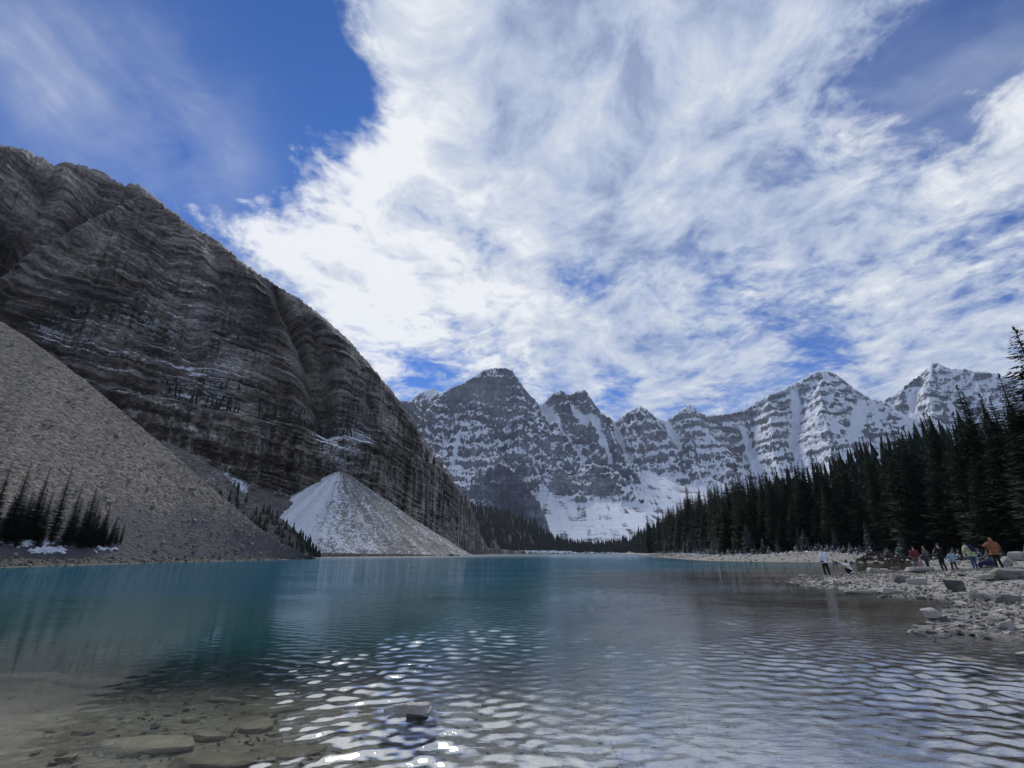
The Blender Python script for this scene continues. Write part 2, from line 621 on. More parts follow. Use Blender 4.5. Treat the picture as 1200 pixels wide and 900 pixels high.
# the slant path through the water grows with distance, so the bed fades from sight
t.put(body.inputs[0], t.math('MAXIMUM', t.ss(t.math('MULTIPLY_ADD', n, .12, dp), .33, .74), t.ss(dist, 17, 40)))
t.l.new(tr.outputs[0], body.inputs[1])
t.l.new(df.outputs[0], body.inputs[2])
mx = t.node('ShaderNodeMixShader')
# unresolved wavelets keep the mean reflectance of real water well below that of a mirror at grazing angles
fe = t.math('DIVIDE', fres.outputs[0], t.math('MULTIPLY_ADD', fres.outputs[0], .85, 1.0))
t.l.new(fe, mx.inputs[0])
t.l.new(body.outputs[0], mx.inputs[1])
t.l.new(gl.outputs[0], mx.inputs[2])
t.l.new(mx.outputs[0], outn.inputs[0])
water = link('water', raw_mesh('water', WP.reshape(-1, 3), grid_faces(*RR.shape, flip=True, wrap=True), m, True, attrs={'depth': depth, 'chop': np.maximum(lefty, sst(9, 24, RR))}))
tag(water, 'teal rippled lake water reflecting clouds and mountains', kind='structure')

# ------------------------------------------------------------------ left mountain wall
Ml = rock_material('layered_limestone', (.265, .226, .198), (.105, .092, .085), (.48, .43, .38), 1.0, tan=(.36, .30, .21), bump_s=1.0)
sil = [(-330, 120), (-150, 150), (0, 170), (15, 172), (38, 178), (52, 186), (64, 194), (76, 190), (104, 196), (118, 200), (130, 208), (146, 217), (152, 214), (172, 222), (190, 238), (215, 258), (245, 278),
       (248, 276), (290, 312), (330, 338), (352, 351), (380, 372), (410, 400), (440, 435), (465, 465), (490, 503), (510, 535), (530, 562), (550, 589), (557, 606), (563, 626), (572, 642), (640, 648.5)]
sa = np.array([azel(*p) for p in sil])
base = [(-420, 60), (-300, 130), (-245, 190), (-190, 245), (-150, 285), (-118, 325), (-96, 372), (-78, 430), (-62, 500), (-52, 580), (-40, 680), (-22, 800), (0, 940), (30, 1010)]
ba = np.array([(math.atan2(p[0], p[1]), math.hypot(*p)) for p in base])
arc = np.concatenate([[0], np.cumsum(np.hypot(*np.diff(np.array(base), axis=0).T))])
NA, NZ_ = 760, 410
A = np.linspace(R(-62), azel(640, 640)[0], NA)
te = np.interp(A, sa[:, 0], sa[:, 1])
te = te + .013 * fbm(A * 60, 0 * A, 0, 5, 77, .6) * np.clip((te - .05) * 8, 0, 1) + .007 * fbm(A * 210, 0 * A, 0, 4, 78, .6) * (te > .05)
Rb = blur1(np.interp(A, ba[:, 0], ba[:, 1]), 12)
S = np.interp(A, ba[:, 0], arc)


def Fz(z):
    return 13 * np.minimum(z, 80) / 80 + 16 * sst(78, 86, z) + .66 * np.clip(z - 82, 0, 1e4) + .16 * np.clip(z - 235, 0, 1e4)


zr = np.full(NA, 100.0)
for _ in range(60):
    zr = .5 * zr + .5 * (CAMZ + te * (Rb + Fz(zr)))
tt = np.linspace(0, 1, NZ_)
ZZ = (zr[None, :] + 4) * tt[:, None] - 4
SS = np.repeat(S[None, :], NZ_, 0)
AAg = np.repeat(A[None, :], NZ_, 0)
topf = np.clip((1 - tt) * 14, 0, 1)[:, None]                 # displacement dies at the crest so that the outline holds
RG = Rb[None, :] + Fz(ZZ)
zw = ZZ + 3.5 * fbm(SS * .012, ZZ * .01, 0, 3, 3) + SS * .15
# beds: hard and soft layers set back from one another
shp = lambda q, w_: sst(-w_, w_, q) * 2 - 1
lay = .22 * shp(pn(zw * .085, SS * .004, 0, 11), .14) + .24 * shp(pn(zw * .22, SS * .008, 0, 12), .12) + .16 * shp(pn(zw * .5, SS * .014, 0, 13), .18)
ter = np.abs(((zw / 15.0) % 1.0) - .5) * 2
brk = np.clip(.75 + 1.6 * fbm(SS * .03, ZZ * .03, 0, 3, 15), .1, 1.6)
d = 9.5 * lay * brk * (1 - .55 * sst(170, 235, ZZ)) * np.clip(ZZ / 40, 0, 1) + 1.2 * (ter - .5) * (ZZ > 88) * brk
# buttresses and gullies
but = fbm(SS * .0125, ZZ * .0030, 0, 4, 21, .5, ridged=True)
d -= 14 * (but - .2) * np.clip((ZZ - 70) / 60, .18, 1)
d -= 6.5 * fbm(SS * .05 + .3 * fbm(SS * .02, ZZ * .02, 0, 2, 5), ZZ * .012, 0, 4, 22, .55, ridged=True)
# vertical flutes of the lower cliff band
cl = sst(84, 76, ZZ + 6 * pn(SS * .03, 0 * SS, 0, 8))
d -= cl * 8.5 * np.clip(1.15 - SS / 900, .35, 1) * fbm(SS * .085, ZZ * .012, 0, 4, 23, .6, ridged=True)
d += 1.3 * shp(pn(SS * .13, zw * .025, 0, 19), .15) * brk
d += 3.6 * fbm(SS * .075, ZZ * .11, 0, 6, 24, .66)
d -= 4.6 * np.clip(fbm(SS * .06, ZZ * .07, 0, 4, 26, .6, ridged=True), -.2, 1)


def pix_line(pts):
    """pixel line -> (azimuth, height on the wall)"""
    o = []
    for px, py in pts:
        a, e = azel(px, py)
        zq = 50.0
        for _ in range(50):
            zq = .5 * zq + .5 * (CAMZ + e * (np.interp(a, A, Rb) + float(Fz(np.array(zq)))))
        o.append((a, zq))
    return o


def gully(pts, width, deep):
    ln = np.array(pix_line(pts))
    zs = ln[:, 1][::-1]
    ac = np.interp(ZZ, zs, ln[:, 0][::-1])
    off = (AAg - ac) * RG + 3.0 * pn(ZZ * .05, 0 * ZZ, 0, 40)
    fade = sst(zs[0] - 12, zs[0] + 12, ZZ) * sst(zs[-1] + 18, zs[-1] - 8, ZZ)
    return deep * np.exp(-np.abs(off / width) ** 1.4) * fade, off, fade


for pts, wd, dp_ in (([(322, 333), (348, 392), (366, 440), (384, 512)], 8, 42), ([(352, 351), (372, 400), (380, 455), (386, 500)], 5, 22), ([(246, 280), (262, 345), (300, 400)], 6, 9),
                     ([(150, 218), (190, 290), (215, 360), (226, 440)], 9, 10), ([(415, 405), (428, 450), (440, 520)], 4, 9), ([(60, 195), (52, 240), (40, 290)], 8, 12)):
    gd, off, fd = gully(pts, wd, dp_)
    d += gd
# the summit block stands back behind a diagonal ramp
ln = np.array(pix_line([(-200, 400), (0, 330), (40, 300), (95, 272), (128, 255), (160, 232), (176, 226)]))
zl = np.interp(AAg, ln[:, 0], ln[:, 1])
on = sst(ln[-1, 0], ln[-1, 0] - .06, AAg)
above = ZZ - zl
d += on * (58 * sst(-2, 10, above) * np.exp(-np.clip(above, 0, 999) / 90) + 0) - on * 6 * np.exp(-(above + 10) ** 2 / 120)
d -= on * 12 * sst(12, 60, above) * np.clip(fbm(SS * .03, ZZ * .01, 0, 3, 28, .5, ridged=True), -.3, 1)
low = np.clip(zr / 60, .05, 1)[None, :]
RG = RG + d * topf * low
PX, PY = RG * np.sin(AAg), RG * np.cos(AAg)
# back side so that the mountain has a body
nb = 26
back = np.linspace(0, 1, nb)[1:]
PXb = [(RG[-1] + 420 * q) * np.sin(A) for q in back]
PYb = [(RG[-1] + 420 * q) * np.cos(A) for q in back]
PZb = [zr * (1 - q ** 1.1) + 5 * fbm(S * .03, q * 6 + 0 * S, 0, 3, 90) * (1 - q) * (0 if q < .06 else 1) - 40 * q ** 3 - zr * .10 * sst(0, .08, np.array(q)) for q in back]
P = np.stack([np.vstack([PX, *[p[None] for p in PXb]]), np.vstack([PY, *[p[None] for p in PYb]]), np.vstack([ZZ, *[p[None] for p in PZb]])], -1)
N = grid_normals(P)
nz = np.abs(N[..., 2])
pxz = P[..., 2]
sarr = np.vstack([SS, *[S[None]] * (nb - 1)])
snow = -.24 + .50 * sst(.35, .85, nz)
# light dusting where the photograph has pale patches
for px, py, rad, wt in ((235, 370, 55, .24), (120, 395, 40, .14), (190, 345, 45, .12), (255, 440, 30, .16), (300, 420, 30, .14), (150, 425, 60, .16), (250, 465, 60, .22), (390, 510, 30, .40), (420, 520, 40, .28), (105, 232, 14, .40), (40, 330, 60, .10), (70, 385, 22, .18)):
    a, e = azel(px, py)
    ea = (pxz - CAMZ) / np.hypot(P[..., 0], P[..., 1])
    aa2 = np.arctan2(P[..., 0], P[..., 1])
    snow += wt * np.exp(-(((aa2 - a) * 1.0) ** 2 + (ea - e) ** 2) / (rad / 620.) ** 2)
cliff = np.clip(sst(90, 70, pxz), 0, 1)
left = link('mountain', raw_mesh('mountain', P.reshape(-1, 3), grid_faces(P.shape[0], NA), Ml, True, attrs={'snow': snow, 'cliff': cliff}))
tag(left, 'dark layered rock wall of the near mountain rising from the left shore', kind='structure')
# ------------------------------------------------------------------ scree slopes
def scree_material(name, dark, midc, light, cell, snow=True, tint=None, bump_s=.9):
    m, t, b = new_mat(name)
    g = t.node('ShaderNodeNewGeometry')
    pos = g.outputs['Position']
    fine = t.noise(pos, .9 / cell, 6, .72)
    v1 = t.node('ShaderNodeTexVoronoi')
    t.put(v1.inputs['Vector'], pos)
    t.put(v1.inputs['Scale'], .55 / cell)
    v2 = t.node('ShaderNodeTexVoronoi')
    t.put(v2.inputs['Vector'], pos)
    t.put(v2.inputs['Scale'], 1.4 / cell)
    a, bb = t.xyz(v1.outputs['Color'])[0], t.xyz(v2.outputs['Color'])[0]
    big = t.noise(pos, .02, 5, .6)
    f = t.math('ADD', t.math('MULTIPLY', a, .33), t.math('MULTIPLY', bb, .27))
    f = t.math('MULTIPLY_ADD', fine, .5, f)
    c = t.ramp(f, [(.22, dark), (.52, midc), (.80, light)])
    if tint:
        c = t.mix(t.ss(t.math('ADD', big, t.attr('low')), .35, .75), tint, c)
    if snow:
        s = t.attr('snow')
        sn = t.math('ADD', s, t.math('MULTIPLY', t.math('SUBTRACT', t.noise(pos, .35 / cell, 6, .7), .5), 1.5))
        sn = t.math('ADD', sn, t.math('MULTIPLY', t.math('SUBTRACT', bb, .5), .35))
        c = t.mix(t.ss(sn, .40, .62), c, (.80, .83, .88))
    t.l.new(c, b.inputs['Base Color'])
    t.put(b.inputs['Roughness'], .93)
    t.put(b.inputs['Specular IOR Level'], .12)
    h = t.math('ADD', t.math('MULTIPLY', v1.outputs['Distance'], -1.0), t.math('MULTIPLY', v2.outputs['Distance'], -.5))
    h = t.math('MULTIPLY_ADD', fine, .9, h)
    t.l.new(t.bump(h, bump_s, 1.0 * cell), b.inputs['Normal'])
    return m


SURF = {}


def polar_slope(name, crest, shore, slope, mat, label, n=(240, 170), fall=.45, rough=.8, snowf=None, lowf=None, seed=0, fixR=None, a_rng=None, backlen=60):
    cr = np.array([azel(*p) for p in crest])
    sh = np.array([(math.atan2(p[0], p[1]), math.hypot(*p)) for p in shore])
    a0, a1 = a_rng or (cr[0, 0], cr[-1, 0])
    A_ = np.linspace(a0, a1, n[0])
    e = np.interp(A_, cr[:, 0], cr[:, 1])
    e = e + .0035 * fbm(A_ * 70, A_ * 0, 0, 5, 51 + seed, .65)
    Rs = blur1(np.interp(A_, sh[:, 0], sh[:, 1]), 6)
    Rc = slope * Rs / np.maximum(slope - e, .05)
    tt_ = np.linspace(0, 1, n[1])
    Rg = Rs + (Rc - Rs) * tt_[:, None]
    Zc = CAMZ + e * Rc
    prof = tt_[:, None] ** 1.12
    Zg = -.4 + (Zc + .4) * prof
    Xg, Yg = Rg * np.sin(A_), Rg * np.cos(A_)
    nn = rough * (1.6 * fbm(Xg * .02, Yg * .02, 0, 3, 60 + seed) + .8 * fbm(Xg * .11, Yg * .11, 0, 4, 61 + seed) + .4 * fbm(Xg * .6, Yg * .6, 0, 3, 62 + seed))
    nn = nn + rough * 1.3 * fbm(A_[None, :] * 42 + .25 * fbm(Xg * .05, Yg * .05, 0, 2, 66), tt_[:, None] * 1.2, 0, 4, 63 + seed, .6)
    Zg = Zg + nn * np.clip((1 - tt_[:, None]) * 8, 0, 1) * np.clip(tt_[:, None] * 10, .1, 1)
    q = np.linspace(0, 1, 18)[1:, None]
    Rb_ = Rc + q * backlen
    Xb, Yb = Rb_ * np.sin(A_), Rb_ * np.cos(A_)
    Zb = Zc - fall * q * backlen - .5 * q
    Pq = np.stack([np.vstack([Xg, Xb]), np.vstack([Yg, Yb]), np.vstack([Zg, Zb])], -1)
    sn = snowf(Pq, A_) if snowf else np.full(Pq.shape[:2], -1.0)
    lo = lowf(Pq, A_) if lowf else np.full(Pq.shape[:2], .5)
    o = link(name, raw_mesh(name, Pq.reshape(-1, 3), grid_faces(Pq.shape[0], n[0]), mat, True, attrs={'snow': sn, 'low': lo}))
    tag(o, label, kind='structure')
    SURF[o.name] = (Pq, n[1])
    return o


def on_surf(name, px, py):
    Pq, k = SURF[name]
    a, e = azel(px, py)
    aa = np.arctan2(Pq[0, :, 0], Pq[0, :, 1])
    j = int(np.argmin(np.abs(aa - a)))
    ee = (Pq[:k, j, 2] - CAMZ) / np.hypot(Pq[:k, j, 0], Pq[:k, j, 1])
    i = int(np.argmax(ee >= e)) if (ee >= e).any() else k - 1
    return Pq[i, j]


def spot(Pq, px, py, rad):
    a, e = azel(px, py)
    ea = (Pq[..., 2] - CAMZ) / np.hypot(Pq[..., 0], Pq[..., 1])
    aa = np.arctan2(Pq[..., 0], Pq[..., 1])
    return np.exp(-((aa - a) ** 2 + (ea - e) ** 2) / (rad / 600.) ** 2)


M_scree = scree_material('brown_scree', (.080, .071, .060), (.155, .139, .120), (.27, .247, .215), .45, tint=(.095, .095, .10), bump_s=.6)
scree_big = polar_slope('scree_slope', [(-420, 200), (-200, 265), (0, 376), (30, 394), (60, 416), (100, 446), (130, 471), (200, 529), (235, 560), (270, 590), (300, 616), (330, 636), (352, 647), (369, 654)],
                        [(-95, 20), (-80, 50), (-70, 68), (-67, 84), (-67, 97), (-62, 116), (-58, 140)], .66, M_scree, 'broad brown scree slope on the left shore', n=(360, 240), rough=.5,
                        snowf=lambda Pq, A_: -.55 + .5 * spot(Pq, 60, 640, 22) + .3 * spot(Pq, 215, 580, 12),
                        lowf=lambda Pq, A_: .9 * np.clip((Pq[..., 2] - 5) / 16, 0, 1) + .5 * fbm(A_[None, :] * 30 + 0 * Pq[..., 2], Pq[..., 2] * .02, 0, 4, 67) - .2 * spot(Pq, 240, 620, 70) - .15, seed=1)
M_scree2 = scree_material('grey_scree', (.075, .07, .066), (.135, .125, .115), (.22, .21, .20), .8, tint=(.06, .062, .055))
polar_slope('scree_slope', [(190, 515), (225, 532), (258, 552), (285, 578), (300, 591), (325, 604), (345, 620), (360, 636), (376, 654)],
            [(-150, 130), (-120, 165), (-98, 190), (-84, 205), (-78, 214)], .70, M_scree2, 'dark bushy debris rib between the brown scree and the snowy cone', n=(150, 120), seed=2,
            snowf=lambda Pq, A_: -.5 + .8 * spot(Pq, 250, 560, 20), lowf=lambda Pq, A_: .3 + 0 * Pq[..., 0], rough=1.8)
# foot of the rock wall
polar_slope('scree_slope', [(60, 425), (130, 480), (200, 522), (240, 536), (290, 568), (330, 588), (390, 590), (440, 585), (480, 594), (505, 612), (530, 626), (550, 638), (562, 650)],
            [(-240, 150), (-210, 180), (-160, 200), (-130, 222), (-105, 270), (-86, 320), (-72, 400), (-60, 480), (-47, 600), (-42, 660)], .72, M_scree2, 'snow patched debris apron along the foot of the rock wall', n=(260, 90), seed=3, rough=2.0,
            snowf=lambda Pq, A_: -.42 + 1.1 * spot(Pq, 250, 556, 22) + .9 * spot(Pq, 285, 572, 14) + .6 * spot(Pq, 490, 600, 16) + .6 * spot(Pq, 540, 636, 12), lowf=lambda Pq, A_: .5 + 0 * Pq[..., 0], fall=-.4, backlen=40)
# snowy cone
ap = at_y(398, 552, 332)
nr, nt = 150, 330
th = np.linspace(0, 2 * math.pi, nt, endpoint=False)
rad = np.linspace(0, 1, nr)[:, None] ** .9 * 92
ribs = fbm(np.cos(th) * 6 + 0 * rad, np.sin(th) * 6 + 0 * rad, 0, 5, 81, .6)
CX, CY = ap.x + rad * np.cos(th), ap.y + rad * np.sin(th)
bx_ = at_y(452, 592, 322)
CZ = ap.z + 3.2 - .655 * np.sqrt(rad ** 2 + 30) - .0009 * rad * (60 - rad) + ribs * np.clip(rad / 25, 0, 1) * 4.2 + .55 * fbm(CX * .25, CY * .25, 0, 4, 82) * np.clip(rad / 8, 0, 1)
CZ = CZ + 1.5 * fbm(CX * .08, CY * .08, 0, 4, 85) * np.clip(rad / 12, 0, 1)
CZ = np.maximum(CZ, bx_.z - .60 * np.hypot(CX - bx_.x, CY - bx_.y) + 1.2 * fbm(CX * .1, CY * .1, 0, 3, 86))
Pc = np.stack([CX, CY, CZ], -1)
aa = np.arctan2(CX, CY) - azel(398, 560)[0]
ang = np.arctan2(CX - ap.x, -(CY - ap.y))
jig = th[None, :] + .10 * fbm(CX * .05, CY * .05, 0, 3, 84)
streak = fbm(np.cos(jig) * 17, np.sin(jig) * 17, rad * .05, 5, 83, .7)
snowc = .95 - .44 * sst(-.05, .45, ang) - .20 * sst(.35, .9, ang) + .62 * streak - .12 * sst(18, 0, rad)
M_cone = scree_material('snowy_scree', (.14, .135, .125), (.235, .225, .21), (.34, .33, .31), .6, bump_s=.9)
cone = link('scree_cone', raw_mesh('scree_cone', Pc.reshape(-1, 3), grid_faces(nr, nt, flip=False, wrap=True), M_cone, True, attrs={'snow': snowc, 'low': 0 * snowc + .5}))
tag(cone, 'cone of snow dusted scree fanning out from the rock wall to the lake', kind='structure')

# ------------------------------------------------------------------ far mountains
crest = [(440, 476, 2300), (470, 469, 2350), (480, 470, 2400), (490, 462, 3000), (498, 458, 3050), (510, 455, 3050), (515, 462, 2650), (530, 454, 2600), (545, 448, 2600), (556, 441, 2600), (566, 434, 2600), (580, 431, 2600), (592, 431, 2600), (600, 434, 2600), (606, 443, 2600), (620, 462, 2620),
         (633, 474, 2680), (640, 469, 2640), (648, 461, 2600), (657, 457, 2580), (668, 463, 2590), (676, 458, 2590), (686, 457, 2580), (691, 464, 2580), (697, 474, 2600), (706, 484, 2640), (722, 494, 2720), (730, 487, 2700), (740, 480, 2680),
         (750, 476, 2660), (757, 479, 2660), (766, 487, 2680), (778, 494, 2720), (790, 487, 2740), (800, 479, 2740), (808, 474, 2740), (818, 482, 2740), (828, 487, 2760), (850, 485, 2850), (870, 481, 2850), (900, 463, 2800), (930, 450, 2750), (945, 442, 2700),
         (956, 436, 2680), (966, 434, 2680), (978, 437, 2680), (990, 446, 2700), (1002, 456, 2720), (1018, 466, 2740), (1034, 471, 2750), (1050, 461, 2700), (1068, 447, 2650), (1080, 438, 2620), (1090, 427, 2600), (1098, 425, 2600), (1112, 432, 2600), (1132, 433, 2600), (1160, 437, 2580), (1200, 445, 2550), (1300, 470, 2500), (1500, 520, 2400)]
ridges = [
    (crest, 2.3, 1.35),
    ([(515, 462, 2620), (500, 490, 2420), (508, 525, 2200), (530, 560, 2000)], 1.5, .85),
    ([(560, 448, 2580), (552, 490, 2360), (575, 520, 2150), (588, 548, 1900)], 1.3, .85),
    ([(604, 445, 2590), (624, 486, 2450), (636, 515, 2330), (650, 552, 2180)], 1.25, .95),
    ([(612, 470, 2520), (606, 510, 2300), (622, 545, 2120)], 1.5, .9),
    ([(555, 562, 1900), (572, 549, 1860), (592, 545, 1830), (612, 560, 1780), (628, 588, 1700), (636, 615, 1620)], 2.6, 1.3),
    ([(655, 460, 2570), (652, 490, 2480), (680, 528, 2340), (706, 556, 2200)], 1.15, 1.0),
    ([(686, 458, 2570), (706, 500, 2420), (728, 528, 2300), (748, 560, 2160)], 1.5, 1.1),
    ([(728, 490, 2690), (742, 520, 2520), (760, 548, 2380)], 1.4, .9),
    ([(750, 478, 2650), (782, 510, 2500), (808, 540, 2330), (830, 556, 2200)], 1.4, .9),
    ([(808, 476, 2720), (826, 505, 2600), (838, 535, 2450), (862, 560, 2300)], 1.3, .9),
    ([(900, 465, 2780), (905, 510, 2500), (912, 550, 2250)], 1.2, .85),
    ([(966, 436, 2670), (960, 480, 2450), (975, 530, 2200)], 1.2, .85),
    ([(1000, 456, 2700), (1030, 500, 2450), (1040, 540, 2200)], 1.2, .85),
    ([(1096, 427, 2590), (1090, 470, 2400), (1100, 520, 2150)], 1.2, .85),
    ([(1160, 438, 2570), (1165, 490, 2300), (1180, 530, 2100)], 1.2, .85),
    ([(646, 556, 2080), (658, 551, 2090), (676, 562, 2040)], .85, .85),
    ([(690, 544, 2120), (708, 546, 2090), (726, 562, 1990)], .95, .95),
]
NA2, NR2 = 760, 350
A2 = np.linspace(azel(440, 480)[0], R(54), NA2)
r2 = np.linspace(1330, 3500, NR2)
RG2, AG2 = np.meshgrid(r2, A2, indexing='ij')
X2, Y2 = (RG2 * np.sin(AG2)).astype(np.float32), (RG2 * np.cos(AG2)).astype(np.float32)
wx = 34 * fbm(X2 * .006, Y2 * .006, 0, 4, 101) + 9 * fbm(X2 * .03, Y2 * .03, 0, 3, 102)
wy = 34 * fbm(X2 * .006, Y2 * .006, 5, 4, 103) + 9 * fbm(X2 * .03, Y2 * .03, 4, 3, 104)
Hr = np.full(X2.shape, -300.0, np.float32)
for pts, k1, k2 in ridges:
    W = [at_y(px, py, Y) for px, py, Y in pts]
    for p, q in zip(W[:-1], W[1:]):
        ex, ey = q.x - p.x, q.y - p.y
        dx_, dy_ = X2 + wx - p.x, Y2 + wy - p.y
        tq = np.clip((dx_ * ex + dy_ * ey) / (ex * ex + ey * ey), 0, 1)
        dd = np.hypot(dx_ - ex * tq, dy_ - ey * tq)
        kk1 = k1 * (1 + .25 * pn(X2 * .004, Y2 * .004, 0, 120))
        hz_ = p.z + (q.z - p.z) * tq - kk1 * np.minimum(dd, 190) - k2 * np.maximum(dd - 190, 0)
        np.maximum(Hr, hz_, out=Hr)
# snow aprons below the couloirs
Ha = np.full(X2.shape, -300.0, np.float32)
Han = np.zeros(X2.shape, np.float32)
for px, py, Y, k in ((690, 553, 2290, .46), (748, 549, 2380, .46), (646, 562, 2150, .50), (820, 555, 2350, .48), (870, 560, 2400, .45), (960, 560, 2300, .42), (1100, 560, 2300, .42), (520, 565, 2150, .55)):
    p = at_y(px, py, Y)
    dd = np.hypot(X2 - p.x + wx * .3, Y2 - p.y + wy * .3)
    upd = (p.z - k * dd) > Ha
    Han = np.where(upd, np.arctan2(X2 - p.x, p.y - Y2) * 9 + p.x * .1, Han)
    np.maximum(Ha, p.z - k * dd, out=Ha)
CUL = []
for pts, wd, dp_ in (([(634, 478, 2660), (643, 500, 2560), (660, 528, 2440), (690, 556, 2300)], 22, 70), ([(722, 496, 2690), (727, 520, 2560), (746, 550, 2380)], 22, 60), ([(785, 496, 2700), (800, 520, 2560), (815, 550, 2400)], 20, 30),
                     ([(520, 500, 2450), (536, 530, 2300), (530, 560, 2150)], 11, 20), ([(668, 478, 2560), (700, 510, 2450), (716, 545, 2300)], 14, 22), ([(868, 485, 2800), (880, 520, 2600), (890, 550, 2400)], 14, 25), ([(1034, 474, 2720), (1015, 510, 2500), (1005, 550, 2300)], 15, 25), ([(930, 455, 2720), (925, 500, 2500), (940, 540, 2300)], 16, 22), ([(1065, 455, 2620), (1068, 500, 2450)], 16, 22)):
    W = [at_y(*p) for p in pts]
    best = np.full(X2.shape, 1e6, np.float32)
    for p, q in zip(W[:-1], W[1:]):
        ex, ey = q.x - p.x, q.y - p.y
        tq = np.clip(((X2 + wx * .5 - p.x) * ex + (Y2 + wy * .5 - p.y) * ey) / (ex * ex + ey * ey), 0, 1)
        best = np.minimum(best, np.hypot(X2 + wx * .5 - p.x - ex * tq, Y2 + wy * .5 - p.y - ey * tq))
    g_ = np.exp(-(best / wd) ** 2)
    Hr = Hr - dp_ * g_
    CUL.append(g_)
CUL = np.clip(sum(CUL), 0, 1)
base_far = 3 + (RG2 - 1330) * .05
Ha = np.maximum(Ha, base_far)
rocky = sst(-12, 22, Hr - Ha)
H = np.maximum(Hr, Ha)
# beds, ledges and gullies
tilt = H + 30 * fbm(X2 * .002, Y2 * .002, 0, 2, 130) - .11 * np.abs(X2 - 250)


def terrace(z, per, sh):
    u = z / per
    f = u - np.floor(u)
    return (np.floor(u) + sst(.5 - sh, .5 + sh, f)) * per - z


am = rocky * np.clip(H / 160, 0, 1)
am2 = am * (.45 + .9 * sst(-.3, .3, fbm(X2 * .003, Y2 * .003, 3, 2, 140)))
H = H + am2 * (.36 * terrace(tilt, 70, .25) + .46 * terrace(tilt + 8, 26, .25))
gul = fbm(X2 * .011, Y2 * .0045, 0, 4, 150, .55, ridged=True)
gul2 = fbm(X2 * .035, Y2 * .014, 0, 4, 151, .6, ridged=True)
H = H + am * (20 * (gul - .3) + 13 * (gul2 - .3) + 22 * fbm(X2 * .05, Y2 * .05, 0, 5, 152, .62))
H = H + (1 - rocky) * (4 * fbm(Han, Y2 * .003, 0, 4, 153, .6) + 3 * fbm(X2 * .02, Y2 * .02, 0, 4, 155, .6))
tgt = np.array([azel(px, py) for px, py, _ in crest])
te2 = np.interp(A2, tgt[:, 0], tgt[:, 1])
te2 = te2 + .0032 * fbm(A2 * 130, A2 * 0, 0, 5, 160, .65) + .0012 * fbm(A2 * 600, A2 * 0, 0, 3, 161, .6)
now = ((H - CAMZ) / RG2).max(axis=0)
ratio = blur1(te2 / now, 2)
H = H * (1 + (ratio - 1) * np.clip(H / 250, 0, 1))
P2 = np.stack([X2, Y2, H], -1)
N2 = grid_normals(P2)
nz2 = np.abs(N2[..., 2])
hh = H / 1000.0
snow2 = .13 + .12 * sst(R(7), R(14), AG2) + .95 * sst(.34, .74, nz2) + .10 * sst(.35, .8, hh) + .10 * sst(R(12), R(20), AG2)
snow2 = snow2 - .25 * (1 - sst(.10, .28, hh)) * rocky
for px, py, rad_, wt in ((575, 465, 40, -.30), (545, 458, 22, -.2), (590, 575, 34, -.42), (690, 520, 34, -.22), (580, 434, 9, .8), (560, 440, 6, .7), (575, 500, 45, .12), (505, 458, 10, .8), (800, 545, 30, -.2), (658, 570, 16, -.75), (706, 572, 20, -.8), (566, 500, 30, .1)):
    snow2 += wt * spot(P2, px, py, rad_)
snow2 = snow2 + .42 * sst(.15, -.35, gul) + .22 * sst(.1, -.4, gul2) - .10
snow2 = snow2 + CUL * (.95 + .3 * pn(X2 * .05, Y2 * .05, 0, 170))
snow2 = snow2 * rocky + (1 - rocky) * (.70 + .75 * fbm(Han * 2.2, Y2 * .004, 0, 5, 154, .65) + .3 * fbm(X2 * .015, Y2 * .015, 0, 4, 156, .6))
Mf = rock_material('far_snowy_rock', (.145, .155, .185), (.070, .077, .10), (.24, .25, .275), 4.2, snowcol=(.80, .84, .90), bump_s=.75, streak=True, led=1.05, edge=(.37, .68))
far = link('mountain', raw_mesh('mountain', P2.reshape(-1, 3), grid_faces(NR2, NA2), Mf, True, attrs={'snow': snow2, 'cliff': .5 * rocky}))
tag(far, 'far range of snow dusted peaks closing the valley', kind='structure')

# forested slopes at the far end
M_floor = simple_mat('forest_floor', (.014, .016, .012), .95, .3, .05)
h1 = polar_slope('hillside', [(440, 600), (500, 590), (545, 592), (570, 596), (600, 602), (625, 614), (640, 630), (660, 638), (690, 643), (735, 645), (760, 646)],
                 [(-160, 900), (-60, 930), (0, 990), (100, 1040), (200, 1010), (260, 1000)], .30, M_floor, 'dark forested hillside beyond the left end of the lake', n=(120, 40), seed=5, rough=2.5, backlen=200)
h2 = polar_slope('hillside', [(690, 646), (712, 643), (735, 634), (760, 622), (790, 610), (830, 600), (900, 590), (1000, 585)],
                 [(180, 1060), (230, 1000), (330, 900), (500, 800), (700, 700)], .32, M_floor, 'dark forested hillside beyond the right end of the lake', n=(80, 40), seed=6, rough=2.5, backlen=200)
# ------------------------------------------------------------------ conifers
def foliage_mat(name, c0, c1, snow=0.0):
    m, t, b = new_mat(name)
    g = t.node('ShaderNodeNewGeometry')
    pos = g.outputs['Position']
    oi = t.node('ShaderNodeObjectInfo')
    n = t.noise(pos, 1.3, 4, .6)
    f = t.math('MULTIPLY_ADD', t.math('SUBTRACT', oi.outputs['Random'], .5), .5, n)
    c = t.mix(t.ss(f, .25, .8), c0, c1)
    if snow:
        s = t.ss(t.math('ADD', t.noise(pos, 3.4, 4, .7), snow), .56, .66)
        c = t.mix(s, c, (.62, .66, .72))
    t.l.new(c, b.inputs['Base Color'])
    t.put(b.inputs['Roughness'], .8)
    t.put(b.inputs['Specular IOR Level'], .15)
    return m


